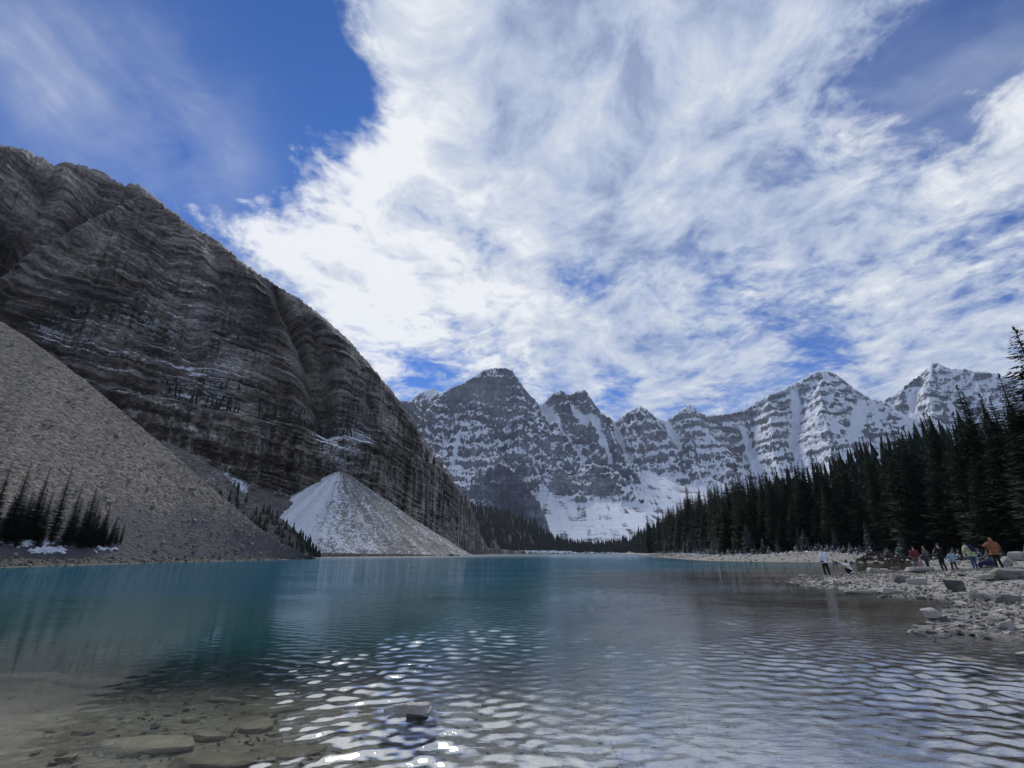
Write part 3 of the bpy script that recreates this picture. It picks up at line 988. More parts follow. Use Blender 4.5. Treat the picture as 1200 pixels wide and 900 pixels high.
M_fol = foliage_mat('dark_needles', (.016, .026, .017), (.044, .064, .038), .0)
M_fol_snow = foliage_mat('snow_dusted_needles', (.018, .026, .018), (.042, .054, .038), .045)
M_fol_left = foliage_mat('black_green_needles', (.013, .020, .013), (.028, .040, .025))
M_bark = simple_mat('bark', (.065, .052, .042), .9, .3, 3.0, .4, 20)


def crown_mesh(seed, rw=.115, start=.10, nwh=62, gaps=.1, name='crown', mat=None, droop=.35):
    rg = np.random.default_rng(seed)
    V, F = [], []

    def quad(p, a, bdir, l, w_):
        i = len(V)
        V.extend([p - bdir * w_ * .3, p + a * l * .45 - bdir * w_, p + a * l, p + a * l * .45 + bdir * w_])
        F.append((i, i + 1, i + 2, i + 3))
    side = rg.normal(0, .12, 8)
    for k in range(nwh):
        hq = start + (1 - start) * (k + rg.random() * .7) / nwh
        u = (hq - start) / (1 - start)
        prof = (1 - u) ** .78 * min(1, .55 + 2.6 * u)
        nb_ = int(5 + 3 * rg.random() + 2 * (1 - u))
        a0 = rg.random() * 6.28
        for j in range(nb_):
            if rg.random() < gaps: continue
            an = a0 + j * 6.283 / nb_ + rg.normal(0, .22)
            L = rw * prof * (.62 + .55 * rg.random()) * (1 + side[int(an * 8 / 6.283) % 8]) + .006
            dh = np.array([math.cos(an), math.sin(an), 0])
            sd_ = np.array([-math.sin(an), math.cos(an), 0])
            lift = .25 * u - droop * (1 - u) * (.6 + .5 * rg.random())
            ns = 3 + int(4 * (1 - u))
            for s in range(ns):
                q = (s + .35) / ns
                p = dh * L * q + np.array([0, 0, hq + L * (lift * q + .22 * q * q)])
                ln = L * (.34 + .30 * (1 - q)) * (.8 + .5 * rg.random())
                for sg in (-1, 1):
                    a = dh * (.75 + .2 * rg.random()) + sd_ * sg * (.65 + .4 * rg.random()) + np.array([0, 0, -.25 + rg.normal(0, .18)])
                    a /= np.linalg.norm(a)
                    bd = np.cross(a, [0, 0, 1]) * .6 + np.array([0, 0, .55 * rg.choice([-1, 1]) * rg.random()])
                    quad(p, a, bd, ln, ln * .20)
                if rg.random() < .7:
                    a = dh * .5 + np.array([0, 0, -.8])
                    quad(p, a, sd_, ln * .55, ln * .22)
            quad(dh * L * .7 + np.array([0, 0, hq + L * (lift * .7 + .11)]), dh + np.array([0, 0, .1]), sd_, L * .4, L * .10)
    for j in range(7):
        an = j * .9
        quad(np.array([0, 0, .965 + .004 * j]), np.array([math.cos(an) * .3, math.sin(an) * .3, .9]), np.array([-math.sin(an), math.cos(an), 0]), .022, .0035)
    return raw_mesh(name, np.array(V), np.array(F), mat, False)


def trunk_mesh(name='trunk', r0=.013):
    n = 8
    lv = [(-.03, r0 * 1.5), (0.0, r0 * 1.2), (.05, r0), (.3, r0 * .8), (.7, r0 * .4), (.99, r0 * .08)]
    V = [(r * math.cos(a) + .001 * math.sin(h * 9), r * math.sin(a), h) for h, r in lv for a in np.linspace(0, 2 * math.pi, n, endpoint=False)]
    return raw_mesh(name, V, grid_faces(len(lv), n, wrap=True), M_bark, True)


CR = [crown_mesh(200 + i, rw=[.115, .13, .105, .14, .12, .11, .135][i], start=[.05, .08, .12, .04, .16, .06, .10][i], nwh=[62, 56, 66, 58, 60, 64, 52][i], gaps=[.08, .14, .1, .06, .22, .1, .18][i], mat=M_fol) for i in range(7)]
CRS = [crown_mesh(300 + i, rw=[.20, .17, .23][i], start=.03, nwh=30, gaps=.08, mat=M_fol_snow) for i in range(3)]
CRL = [crown_mesh(400 + i, rw=[.062, .07, .055][i], start=.03, nwh=60, gaps=.10, mat=M_fol_left, droop=.6) for i in range(3)]
TRK = trunk_mesh()


def tree(x, y, z, h, crown, label, group=None, wide=1.0, name='spruce_tree', tilt=(0, 0)):
    o = empty(name, (x, y, z), rot=(tilt[0], tilt[1], random.uniform(0, 6.28)))
    tag(o, label, 'tree', group)
    c = link('crown', crown, o)
    c.scale = (h * wide, h * wide, h)
    tk = link('trunk', TRK, o)
    tk.scale = (h * 1.1, h * 1.1, h)
    return o


def pxof(x, y, z):
    f_ = y * CP + (z - CAMZ) * SP
    u_ = -y * SP + (z - CAMZ) * CP
    return 600 + FPX * x / f_, 450 - FPX * u_ / f_


prof_px = [(700, 641), (735, 626), (750, 602), (780, 592), (800, 577), (850, 560), (900, 549), (950, 537), (1000, 517), (1040, 502), (1080, 484), (1120, 466), (1150, 470), (1178, 455), (1210, 440), (1300, 400)]


def top_height(x, y, z, f=1.0):
    """tree height at which the tip reaches the skyline of the wood"""
    px, _ = pxof(x, y, z + 15)
    py = np.interp(px, [p[0] for p in prof_px], [p[1] for p in prof_px])
    e = azel(px, py)[1]
    return (CAMZ + e * math.hypot(x, y)) * f - z


G_for = 'spruces packed in the dark wood on the right shore'
rt = random.Random(11)
# centre line of the front of the wood, following the right shore
front = [(70, 20), (72, 40), (74, 58), (75, 75), (76, 95), (74, 112), (66, 128), (65, 150), (72, 180), (84, 225), (96, 280), (107, 350), (123, 430), (140, 520), (160, 640), (182, 760), (204, 860)]
fl = [0]
for p, q in zip(front[:-1], front[1:]): fl.append(fl[-1] + math.hypot(q[0] - p[0], q[1] - p[1]))


def along(s, off):
    i = max(0, min(len(front) - 2, int(np.searchsorted(fl, s)) - 1))
    p, q = front[i], front[i + 1]
    L = fl[i + 1] - fl[i]
    f = (s - fl[i]) / L
    nx, ny = (q[1] - p[1]) / L, -(q[0] - p[0]) / L
    return p[0] + (q[0] - p[0]) * f + nx * off, p[1] + (q[1] - p[1]) * f + ny * off


rows = [(0.5, 3.4, .66, .86), (5, 4.0, .78, .98), (10, 5.0, .86, 1.0), (16, 6.5, .90, 1.02)]
cnt = 0
s_end = 400
named = []
ridge_names = []
for off, sp, f0, f1 in rows:
    s = 0.0
    while s < s_end:
        s += sp * (1 + s * .0034) * rt.uniform(.7, 1.3)
        x, y = along(s, off + rt.uniform(-1.8, 1.8))
        z = gz(x, y) - .1
        px, _ = pxof(x, y, z)
        if px > 1480 or px < 690: continue
        h = max(7, min(34, top_height(x, y, z, rt.uniform(f0, f1))))
        if rt.random() < .18: h *= rt.uniform(.6, .85)
        k = rt.randrange(7)
        where = ['below the snowfield at the left end of the wood', 'below the small pointed peak, left part of the right wood', 'under the left shoulder of the big right peak', 'under the summit of the big right peak', 'under the saddle of the two right peaks', 'under the far right peak, behind the group', 'at the right edge behind the orange jacket', 'of the right wood past the photo edge'][int(np.searchsorted([800, 880, 945, 1015, 1075, 1150, 1222], px))]
        tree(x, y, z, h, CR[k], ('front row spruce ' if off < 2 else 'spruce behind the front row ') + where, 'front row spruces of the right wood' if off < 2 else G_for, wide=rt.uniform(.95, 1.4) * (24 / max(h, 12)) ** .35, tilt=(rt.uniform(-.02, .02), rt.uniform(-.02, .02)))
        cnt += 1
print('forest individuals', cnt)
# the trees that stick out of the skyline
for px, py, Y, lab in ((1189, 384, 62, 'tallest dark spruce, cut by the right edge of the photo'), (1121, 452, 84, 'tall spruce tip above the wood where the far right peak begins'), (1128, 460, 86, 'second spruce just right of the tip below the far right peak'),
                       (1043, 497, 100, 'thin spruce tip standing out under the saddle of the right peaks'), (1052, 502, 101, 'lower twin spruce tip right of the thin one below the saddle'), (1082, 484, 92, 'spruce tip standing out left of the far right peak'), (1148, 462, 74, 'pointed spruce tip between the tallest spruce and its left neighbours'), (1170, 438, 66, 'slender spruce leaning on the left side of the tallest one'),
                       (1010, 512, 110, 'spruce tip above the wood below the big middle right peak'), (862, 545, 165, 'spruce tip above the left half of the right wood'), (950, 532, 125, 'spruce tip below the left shoulder of the big right peak'), (757, 592, 470, 'first tall spruce at the left end of the right wood'), (803, 566, 260, 'spruce tip rising over the left end of the right wood')):
    p = at_y(px, py, Y)
    z = gz(p.x, p.y) - .1
    tree(p.x, p.y, z, min(36, p.z - z), CR[rt.choice([0, 2, 4, 5])], lab, wide=1.7 if px > 1185 else 1.15)
# small dusted firs along the edge
for i in range(34):
    s = rt.uniform(68, 338)
    x, y = along(s, rt.uniform(-5.5, -1.0))
    z = gz(x, y) - .05
    tree(x, y, z, rt.uniform(2.5, 7) * (1 + s * .002), CRS[rt.randrange(3)], 'small snow dusted fir along the edge of the right wood', 'snow dusted firs along the edge of the right wood', wide=rt.uniform(.8, 1.3), name='fir_tree')


# low detail trees for the masses that cannot be told apart
def lod_tree_cloud(name, pts, mat, label, seed, w_=.14, cat=None, n=5, tiers=5):
    """pts: (x, y, z, h)"""
    rg = np.random.default_rng(seed)
    V, F = [], []
    base_v = []
    for x, y, z, h in pts:
        a0 = rg.random() * 6.28
        for k in range(tiers):
            zb, zt = k / tiers * .9 + .02, min(1.0, (k + 2.1) / tiers * .9)
            if k == tiers - 1: zt = 1.0
            r = w_ * h * (1 - k / tiers) ** .8 * rg.uniform(.8, 1.15)
            i = len(V)
            for j in range(n):
                a = a0 + k * .7 + j * 6.283 / n
                rj = r * (rg.uniform(.65, 1.25) if n < 8 else (1.2 if j % 2 else .55) * rg.uniform(.7, 1.2))
                V.append((x + rj * math.cos(a), y + rj * math.sin(a), z + h * (zb + rg.uniform(-.03, .03))))
            V.append((x, y, z + h * zt))
            for j in range(n): F.append((i + j, i + (j + 1) % n, i + n))
    o = link(name, raw_mesh(name, np.array(V), np.array(F), mat, False))
    tag(o, label, cat, kind='stuff')
    return o


pts = []
for i in range(620):
    s = rt.uniform(0, fl[-1]) if i % 3 else rt.uniform(0, 300)
    x, y = along(s, (rt.uniform(22, 75) if s < s_end else rt.uniform(0, 70)))
    if x > 340: continue
    z = gz(x, y) - .2
    h = max(6, min(30, top_height(x, y, z, rt.uniform(.82, .99))))
    if h < 6.5: continue
    pts.append((x, y, z, h))
lod_tree_cloud('conifer_forest', pts, M_fol, 'deep part of the dark conifer wood behind the front trees on the right', 5, .13, n=8, tiers=12)
M_fol_far = foliage_mat('far_needles', (.010, .015, .012), (.018, .026, .020))
for hs, lab, nn_, hmin, hmax, tmin in ((h1, 'dark conifer forest covering the far left hillside', 2300, 13, 22, .0), (h2, 'dark conifer forest covering the far right hillside', 900, 13, 22, .0)):
    Pq, n1_ = SURF[hs.name]
    pts = []
    for i in range(nn_):
        u, v = rt.random(), rt.random() ** .8
        a = Pq[int(v * (n1_ - 1)), int(u * (Pq.shape[1] - 1))]
        pts.append((a[0] + rt.uniform(-5, 5), a[1] + rt.uniform(-5, 5), a[2] - 1, rt.uniform(hmin, hmax)))
    lod_tree_cloud('conifer_forest', pts, M_fol_far, lab, 8 + nn_, .16)
# trees on the ledge and the lower right flank of the near mountain
pts = []
for i in range(2600):
    j = rt.randrange(int(NA * .30), NA - 4)
    px = 600 + FPX * math.tan(A[j]) * .95
    if rt.random() < .36:
        zt = 80 + abs(rt.gauss(0, 9))
        if math.sin(j * .045) + math.sin(j * .017 + 1) + .8 * math.sin(j * .13) < rt.uniform(-.8, .9): continue
    else:
        if px < 400: continue
        zt = rt.uniform(0, 1) ** .6 * 150
        if 12 < zt < 66 and px < 520: continue
        if rt.random() > sst(395, 500, np.array(px)) * .9: continue
    if px < 240 and rt.random() < .7: continue
    fr = (zt + 4) / (zr[j] + 4)
    if fr > .995: continue
    k = int(fr * (NZ_ - 1))
    p = P[k, j]
    pts.append((p[0], p[1] - .5, p[2] - .5, rt.uniform(2.5, 8) * (.55 if fr > .9 else 1) * (1.15 if px > 500 else .8)))
for i in range(420):                                          # fringe along the crest
    j = rt.randrange(NA)
    px = 600 + FPX * math.tan(A[j]) * .95
    if not 400 < px < 560: continue
    k = int((NZ_ - 1) * rt.uniform(.93, .998))
    p = P[k, j]
    pts.append((p[0], p[1] - .3, p[2] - .6, rt.uniform(1.5, 4)))
lod_tree_cloud('conifer_trees', pts, M_fol_left, 'sparse conifers clinging to the ledges of the near mountain', 21, .17)
# debris rib trees, shrubs
Pq, n1_ = SURF['scree_slope.001']
pts = []
for i in range(240):
    u, v = rt.random(), rt.random()
    if u < .35: continue
    a = Pq[int(v * (n1_ - 1)), int(u * (Pq.shape[1] - 1))]
    pts.append((a[0], a[1], a[2] - .2, rt.uniform(1.5, 5)))
lod_tree_cloud('shrubs', pts, M_fol_left, 'dark low conifers and shrubs on the debris rib beside the snowy cone', 33, .2)

# left group of slender spruces, standing on the foot of the brown scree
lt = [(-14, 541, 628, 'far left, cut by the photo edge'), (8, 541, 632, 'first tall one from the left photo edge'), (33, 546, 634, 'second tall one from the left photo edge'), (59, 546, 636, 'third tall one from the left photo edge'),
      (77, 567, 640, 'fourth tall one from the left photo edge'), (93, 568, 642, 'fifth tall one, beside the bright snow patch'), (101, 583, 640, 'thin one just right of the fifth tall one'), (122, 606, 640, 'short one near the right end of its row'), (142, 608, 636, 'last short one, alone at the right end of the row')]
for px, pyt, pyb, d_ in lt:
    q = on_surf('scree_slope', px, pyb)
    rr_ = math.hypot(q[0], q[1])
    h = CAMZ + azel(px + 7, pyt)[1] * rr_ - q[2]
    tree(q[0], q[1], q[2] - .2, h * 1.02, CRL[rt.randrange(3)], 'slender dark left shore spruce, ' + d_, wide=1.6)
for i in range(30):
    px = rt.uniform(-10, 138)
    q = on_surf('scree_slope', px, 637 + rt.uniform(-7, 5))
    tree(q[0], q[1], q[2] - .2, rt.uniform(4.5, 9.5) * (1.1 - .45 * px / 140), CRL[rt.randrange(3)], 'lower dark spruce filling the row between the tall ones on the left shore', 'lower spruces in the row on the left shore', wide=rt.uniform(1.6, 2.3))
# ------------------------------------------------------------------ stones
def stone_mat(name, dark, light, wet=True, warm=(.30, .27, .20)):
    m, t, b = new_mat(name)
    g = t.node('ShaderNodeNewGeometry')
    pos = g.outputs['Position']
    ob = t.node('ShaderNodeTexCoord').outputs['Object']
    oi = t.node('ShaderNodeObjectInfo').outputs['Random']
    n = t.noise(ob, 3.0, 6, .65)
    n2 = t.noise(pos, 28.0, 5, .7)
    ob2 = t.mapping(ob, scale=(1.5, 1.5, 9))
    n3 = t.noise(ob2, 1.6, 5, .7)
    f = t.math('ADD', t.math('MULTIPLY', n, .55), t.math('MULTIPLY', n3, .45))
    f = t.math('ADD', f, t.math('MULTIPLY', t.math('SUBTRACT', oi, .5), .35))
    c = t.mix(t.ss(f, .25, .75), dark, light)
    c = t.mix(t.ss(n2, .55, .75, 0, .35), c, tuple(q * .55 for q in dark))
    c = t.mix(t.math('MULTIPLY', t.ss(t.noise(ob, 1.2, 3, .5), .55, .7), .35), c, warm)
    z = t.xyz(pos)[2]
    if wet:
        wt = t.ss(t.math('MULTIPLY_ADD', n, .05, z), .03, .07, 1.0, 0.0)
        c = t.mix(wt, c, tuple(q * .45 for q in dark))
        t.l.new(t.math('SUBTRACT', .85, t.math('MULTIPLY', wt, .5)), b.inputs['Roughness'])
    else:
        t.put(b.inputs['Roughness'], .9)
    t.l.new(c, b.inputs['Base Color'])
    t.put(b.inputs['Specular IOR Level'], .3)
    t.l.new(t.bump(t.math('ADD', t.math('MULTIPLY', n3, .6), t.math('MULTIPLY', n2, .3)), .8, .02), b.inputs['Normal'])
    return m


M_st = stone_mat('grey_stone', (.15, .142, .125), (.40, .375, .335))
M_std = stone_mat('dark_stone', (.07, .066, .062), (.17, .16, .15))
M_stp = stone_mat('pale_stone', (.24, .228, .20), (.46, .44, .40))
M_stu = stone_mat('drowned_stone', (.15, .132, .09), (.40, .355, .25), wet=False, warm=(.34, .26, .14))
M_pdry = stone_mat('pale_ridged_stone', (.22, .21, .185), (.46, .44, .40), wet=False)
M_olv = stone_mat('olive_stone', (.10, .095, .075), (.22, .21, .175), wet=False, warm=(.15, .13, .09))
M_scr = stone_mat('scree_stone', (.13, .12, .105), (.33, .31, .275), wet=False)


def hull_rock(seed, npts=16, sx=1.0, sy=.75, sz=.45, mat=None, name='stone', slab=False):
    rg = np.random.default_rng(seed)
    bm = bmesh.new()
    pts = rg.normal(size=(npts, 3))
    pts /= np.linalg.norm(pts, axis=1, keepdims=True)
    pts *= rg.uniform(.78, 1.08, (npts, 1))
    if slab:
        pts[:, 2] = np.sign(pts[:, 2]) * np.abs(pts[:, 2]) ** .3
    for p in pts: bm.verts.new((p[0] * sx * .5, p[1] * sy * .5, p[2] * sz * .5))
    r = bmesh.ops.convex_hull(bm, input=bm.verts[:])
    for v in [v for v in bm.verts if not v.link_faces]: bm.verts.remove(v)
    me = bpy.data.meshes.new(name)
    bm.to_mesh(me)
    bm.free()
    if mat: me.materials.append(mat)
    return me


_ico = {}


def ico(n):
    if n not in _ico:
        bm = bmesh.new()
        bmesh.ops.create_icosphere(bm, subdivisions=n, radius=1)
        v = np.array([q.co[:] for q in bm.verts], dtype=np.float64)
        f = np.array([[q.index for q in p.verts] for p in bm.faces], dtype=np.int32)
        bm.free()
        _ico[n] = (v, f)
    return _ico[n]


def boulder_mesh(seed, sx, sy, sz, mat, name='boulder', slab=True, npts=22, rough=.06, cuts=3):
    """a block cut by random planes with worn edges, ledges and rough faces"""
    rg = np.random.default_rng(seed)
    d, f = ico(5 if cuts > 3 else 4 if max(sx, sy) > .55 else 3)
    pn_, ph_ = [], []
    for i in range(npts):
        q = rg.normal(size=3)
        q[2] *= .45 if slab else 1
        q /= np.linalg.norm(q)
        pn_.append(q)
        ph_.append(rg.uniform(.80, 1.0))
    for sgn in (-1, 1):
        q = np.array([rg.normal(0, .1), rg.normal(0, .1), sgn])
        pn_.append(q / np.linalg.norm(q))
        ph_.append(rg.uniform(.55, .7) if slab else rg.uniform(.75, .95))
    pn_, ph_ = np.array(pn_), np.array(ph_)
    D = np.clip(d @ pn_.T, 0, None) / ph_
    r_ = (D ** 22).sum(1) ** (-1 / 22.)
    co = (d * r_[:, None])
    hx = np.abs(co).max(0)
    co = co / hx * np.array([sx, sy, sz]) * .5
    s_ = max(sx, sy)
    c = (co / s_).astype(np.float32)
    k = rough * min(s_, sz * 3) * .55
    dd = k * (.6 * fbm(c[:, 0] * 3, c[:, 1] * 3, c[:, 2] * 8, 4, seed) + .5 * pn(c[:, 0] * 1.5, c[:, 1] * 1.5, c[:, 2] * 22, seed + 3) + .25 * fbm(c[:, 0] * 14, c[:, 1] * 14, c[:, 2] * 20, 3, seed + 5))
    nn = d / np.array([sx, sy, sz]) * sz
    nn /= np.linalg.norm(nn, axis=1, keepdims=True)
    co = co + nn * dd[:, None]
    me = raw_mesh(name, co, f, mat, True)
    me.set_sharp_from_angle(angle=R(34))
    return me


rs = random.Random(5)
H_ST = [hull_rock(500 + i, 13 + i % 4, 1, rs.uniform(.6, .95), rs.uniform(.28, .6), M_st, slab=i % 2 == 0) for i in range(8)]
H_DK = [hull_rock(520 + i, 13, 1, rs.uniform(.6, .95), rs.uniform(.3, .6), M_std, slab=i % 2 == 0) for i in range(4)]
H_PL = [hull_rock(540 + i, 13, 1, rs.uniform(.6, .95), rs.uniform(.28, .5), M_stp, slab=i % 2 == 0) for i in range(4)]


def rock_cloud(name, items, mat, label, seed, parent=None):
    """items: (x, y, z, size) -> one mesh of many small angular stones"""
    rg = np.random.default_rng(seed)
    lib = []
    for i in range(6):
        me = hull_rock(900 + i + seed, 9, 1, rg.uniform(.6, .95), rg.uniform(.4, .7))
        v = np.array([q.co[:] for q in me.vertices], dtype=np.float32)
        f = np.array([list(p.vertices)[:3] for p in me.polygons], dtype=np.int32)
        lib.append((v, f))
    VV, FF, n0 = [], [], 0
    it = np.array(items, dtype=np.float32)
    for i, (x, y, z, s) in enumerate(it):
        v, f = lib[i % 6]
        a = rg.random() * 6.28
        c_, s_ = math.cos(a) * s, math.sin(a) * s
        tx, ty = rg.normal(0, .3, 2)
        zq = v[:, 2] * s + (v[:, 0] * tx + v[:, 1] * ty) * s
        VV.append(np.stack([v[:, 0] * c_ - v[:, 1] * s_ + x, v[:, 0] * s_ + v[:, 1] * c_ + y, zq + z], 1))
        FF.append(f + n0)
        n0 += len(v)
    o = link(name, raw_mesh(name, np.concatenate(VV), np.concatenate(FF), mat, False), parent)
    if not parent: tag(o, label, kind='stuff')
    else: tag(o, label, kind='stuff')
    return o


def fzray(px, py):
    """where the line of sight meets the ground"""
    d = ray(px, py)
    t = 3.5
    for _ in range(700):
        t *= 1.005
        x, y, z = d.x * t, d.y * t, CAMZ + d.z * t
        if t > 60: break
        if z < gcache(x, y): return x, y
    return d.x * t, d.y * t


_cx = np.arange(-12, 40, .2)
_cy = np.arange(1, 60, .2)
_cg = ground_z(*np.meshgrid(_cx, _cy, indexing='ij'))


_bx, _by = np.arange(-220, 360, 1.5), np.arange(0, 900, 3.0)
_bg = ground_z(*np.meshgrid(_bx, _by, indexing='ij'))


def gbig(x, y):
    i = min(max((x + 220) / 1.5, 0), len(_bx) - 1.001)
    j = min(max(y / 3.0, 0), len(_by) - 1.001)
    a, b_ = int(i), int(j)
    u, v = i - a, j - b_
    return float((_bg[a, b_] * (1 - u) + _bg[a + 1, b_] * u) * (1 - v) + (_bg[a, b_ + 1] * (1 - u) + _bg[a + 1, b_ + 1] * u) * v)


def gcache(x, y):
    i, j = (x + 12) / .2, (y - 1) / .2
    if i < 0 or j < 0 or i >= len(_cx) - 1 or j >= len(_cy) - 1: return gbig(x, y)
    a, b_ = int(i), int(j)
    u, v = i - a, j - b_
    return float((_cg[a, b_] * (1 - u) + _cg[a + 1, b_] * u) * (1 - v) + (_cg[a, b_ + 1] * (1 - u) + _cg[a + 1, b_ + 1] * u) * v)


# stones of the spit that can be picked out one by one: parts of the ground
n = 0
tries = 0
while n < 235 and tries < 20000:
    tries += 1
    px, py = rs.uniform(930, 1215), rs.uniform(664, 765)
    x, y = fzray(px, py)
    if not (6 < x < 36 and 8 < y < 40): continue
    z = gcache(x, y)
    if z < -.05: continue
    edge = math.exp(-((z - .08) / .13) ** 2)
    if rs.random() > .35 + .65 * edge: continue
    s = rs.uniform(.13, .36) * (1 + .9 * rs.random() ** 5) * (math.hypot(x, y) / 24) ** .55
    lib = rs.choices([H_ST, H_DK, H_PL], [6, 2.2, 1.8])[0]
    o = link('stone', lib[rs.randrange(len(lib))], ground)
    o.location = (x, y, z + s * .08)
    o.rotation_euler = (rs.gauss(0, .16), rs.gauss(0, .16), rs.uniform(0, 6.28))
    o.scale = (s, s * rs.uniform(.75, 1.2), s * rs.uniform(.5, .95))
    n += 1
print('stones', n)
it = []
while len(it) < 5600:
    x = rs.uniform(7, 36)
    y = rs.uniform(8, 44)
    if abs(math.atan2(x, y)) > R(50): continue
    z = gcache(x, y)
    if z < -.03: continue
    s = rs.uniform(.035, .13) * (math.hypot(x, y) / 22) ** .5
    if z < .14 and rs.random() < .5: s *= 1.7
    it.append((x, y, z + s * .15, s))
rock_cloud('gravel', it, M_st, 'loose grey shingle covering the rocky spit', 61)
it = []
for i in range(2600):
    s = rt.uniform(0, 320)
    x, y = along(s, -rt.uniform(3, 36))
    z = gbig(x, y)
    if z < -.05: continue
    it.append((x, y, z + .02, rt.uniform(.12, .5) * (1 + y / 260)))
rock_cloud('gravel', it, M_st, 'stones scattered over the grey beach in front of the right wood', 62)
# dusting of snow lumps and pale stones at the edge of the wood
it = []
for i in range(900):
    s = rt.uniform(20, 420)
    x, y = along(s, rt.uniform(-9, -3))
    it.append((x, y, gbig(x, y) + .05, rt.uniform(.2, .7) * (1 + y / 300)))
M_snow = simple_mat('old_snow', (.74, .77, .82), .8, .08, 4, .3, 30)
rock_cloud('snow_patches', it, M_snow, 'thin snow lying in lumps along the edge of the right wood', 63)
# bushy undergrowth at the foot of the wood
pts = []
for i in range(620):
    s = rt.uniform(0, 380)
    x, y = along(s, rt.uniform(-6.5, -.5))
    pts.append((x, y, gbig(x, y) - .1, rt.uniform(.7, 2.2)))
lod_tree_cloud('undergrowth', pts, CRS[0].materials[0], 'snow speckled bushes along the foot of the right wood', 44, .45)
M_br = simple_mat('brown_brush', (.045, .033, .024), .9, .4, 2.0)
pts = []
for i in range(520):
    p = at_y(rt.gauss(1055, 24), 645, rt.uniform(86, 104))
    pts.append((p.x, p.y, gbig(p.x, p.y) - .15, rt.uniform(.25, .5) * (1 + 1.0 * rt.random() ** 3)))
lod_tree_cloud('brush', pts, M_br, 'reddish brown brush between the beach and the wood', 45, .95, n=8)

# ---- boulders one can single out
B = [  # px, py(base), width m, depth m, height m, material, turn, label
    (478, 831, .60, .44, .065, M_pdry, .1, 'pale ridged rock standing out of the water near the bottom centre', 'p'),
    (496, 839, .36, .26, .03, M_std, .4, 'small dark wet rock just right of the pale ridged rock', 'd'),
    (1130, 771, .62, .50, .03, M_olv, .2, 'rounded brown boulder breaking the water below the gravel tongue', 'u'),
    (1094, 725, .42, .36, .26, M_st, .2, 'round grey boulder standing in the little cove', 's'),
    (1127, 731, .60, .26, .10, M_stp, -.25, 'long pale flat stone on the gravel tongue', 'p'),
    (1107, 730, .26, .22, .14, M_std, .2, 'small round dark stone right of the cove boulder', 'd'),
    (1122, 693, 1.25, .8, .42, M_std, .15, 'large dark wedge shaped rock in the middle of the spit', 'd'),
    (1057, 682, 1.1, .7, .34, M_std, .0, 'dark square block left of the middle of the spit', 'd'),
    (1050, 668, 1.5, .8, .36, M_std, .05, 'dark flat topped block on the far edge of the spit', 'd'),
    (1078, 670, 3.1, .9, .28, M_st, .12, 'long grey slab in front of the red jacket', 's'),
    (1024, 672, .85, .6, .35, M_st, .3, 'grey boulder right of the crouching person', 's'),
    (1015, 672, .8, .5, .18, M_std, .0, 'low dark slab between the crouching person and the grey boulder', 'd'),
    (1037, 670, .7, .5, .28, M_st, -.3, 'pale grey boulder at the left of the flat topped block', 's'),
    (1182, 664, 1.35, 1.1, .80, M_stp, .1, 'round pale boulder at the feet of the orange jacket', 'p'),
    (1192, 649, 2.9, 1.6, 1.1, M_st, .1, 'big grey boulder by the right edge behind the spit', 's'),
    (1184, 678, 1.9, 1.2, .42, M_st, .15, 'broad slab with a dark hollow near the right edge', 's'),
    (1155, 680, 1.3, .9, .3, M_st, .4, 'tilted grey slab left of the slab with the dark hollow', 's'),
    (1160, 667, 1.2, .6, .22, M_std, .0, 'dark flat rock below the feet of the yellow jacket', 'd'),
    (941, 674, .75, .6, .40, M_st, .5, 'round grey boulder at the tip of the spit left of the person in white', 's'),
    (1010, 697, 1.9, .7, .18, M_stp, -.12, 'long pale slab lying at the water on the near side of the spit', 'p'),
    (1045, 696, 1.2, .6, .2, M_st, .1, 'greenish grey slab at the waterline right of the long pale slab', 's'),
    (1075, 685, .95, .6, .30, M_stp, .0, 'pale boulder beside the dark square block', 'p'),
    (1150, 704, 1.1, .7, .24, M_st, -.2, 'grey slab at the inner end of the cove', 's'),
    (1178, 706, 1.2, .7, .26, M_std, .2, 'dark slab at the inner end of the cove by the right edge', 'd'),
    (927, 684, .28, .2, .09, M_stp, 0, 'small pale stone in the water off the tip of the spit', 'p'),
    (911, 683, .22, .18, .07, M_stp, 0, 'smallest pale stone, farthest out in the water off the tip', 'p'),
    (1197, 768, .20, .16, .06, M_st, 0, 'pale stone in the water at the right edge below the gravel tongue', 'p'),
    (1165, 803, .34, .26, .05, M_stu, 0, 'flat brown stone just under the surface near the right edge', 'u'),
]
for i, (px, py, w_, d_, h_, mt, tn, lab, kd) in enumerate(B):
    if py > 720 or px < 930 or i in (3, 4, 5):
        p = at_z(px, py, 0.0)
        x, y = p.x, p.y
        zb = min(gcache(x, y), 0) if i not in (4, 5) else gcache(x, y)
        top = h_ if gcache(x, y) < 0 else gcache(x, y) + h_
        hh_ = top - zb + .04
        zc = zb - .04 + hh_ / 2
    else:
        x, y = fzray(px, py)
        zb = gcache(x, y)
        hh_ = h_ * 1.2
        zc = zb + h_ * .42
    if kd == 'u' and i != 2:
        hh_, zc = .10, gcache(x, y) + .05
    if w_ > 1: w_, d_, h_ = w_ * .72, d_ * .8, h_ * .66
    me = boulder_mesh(700 + i, w_, d_, hh_, mt, npts=20 if i else 30, rough=.08 if i > 1 else .22, cuts=3 if i > 1 else 5, slab=i not in (3, 13, 14))
    o = link('boulder', me)
    o.location = (x, y, zc)
    o.rotation_euler = (rs.gauss(0, .05), rs.gauss(0, .05), tn)
    tag(o, lab, 'boulder')

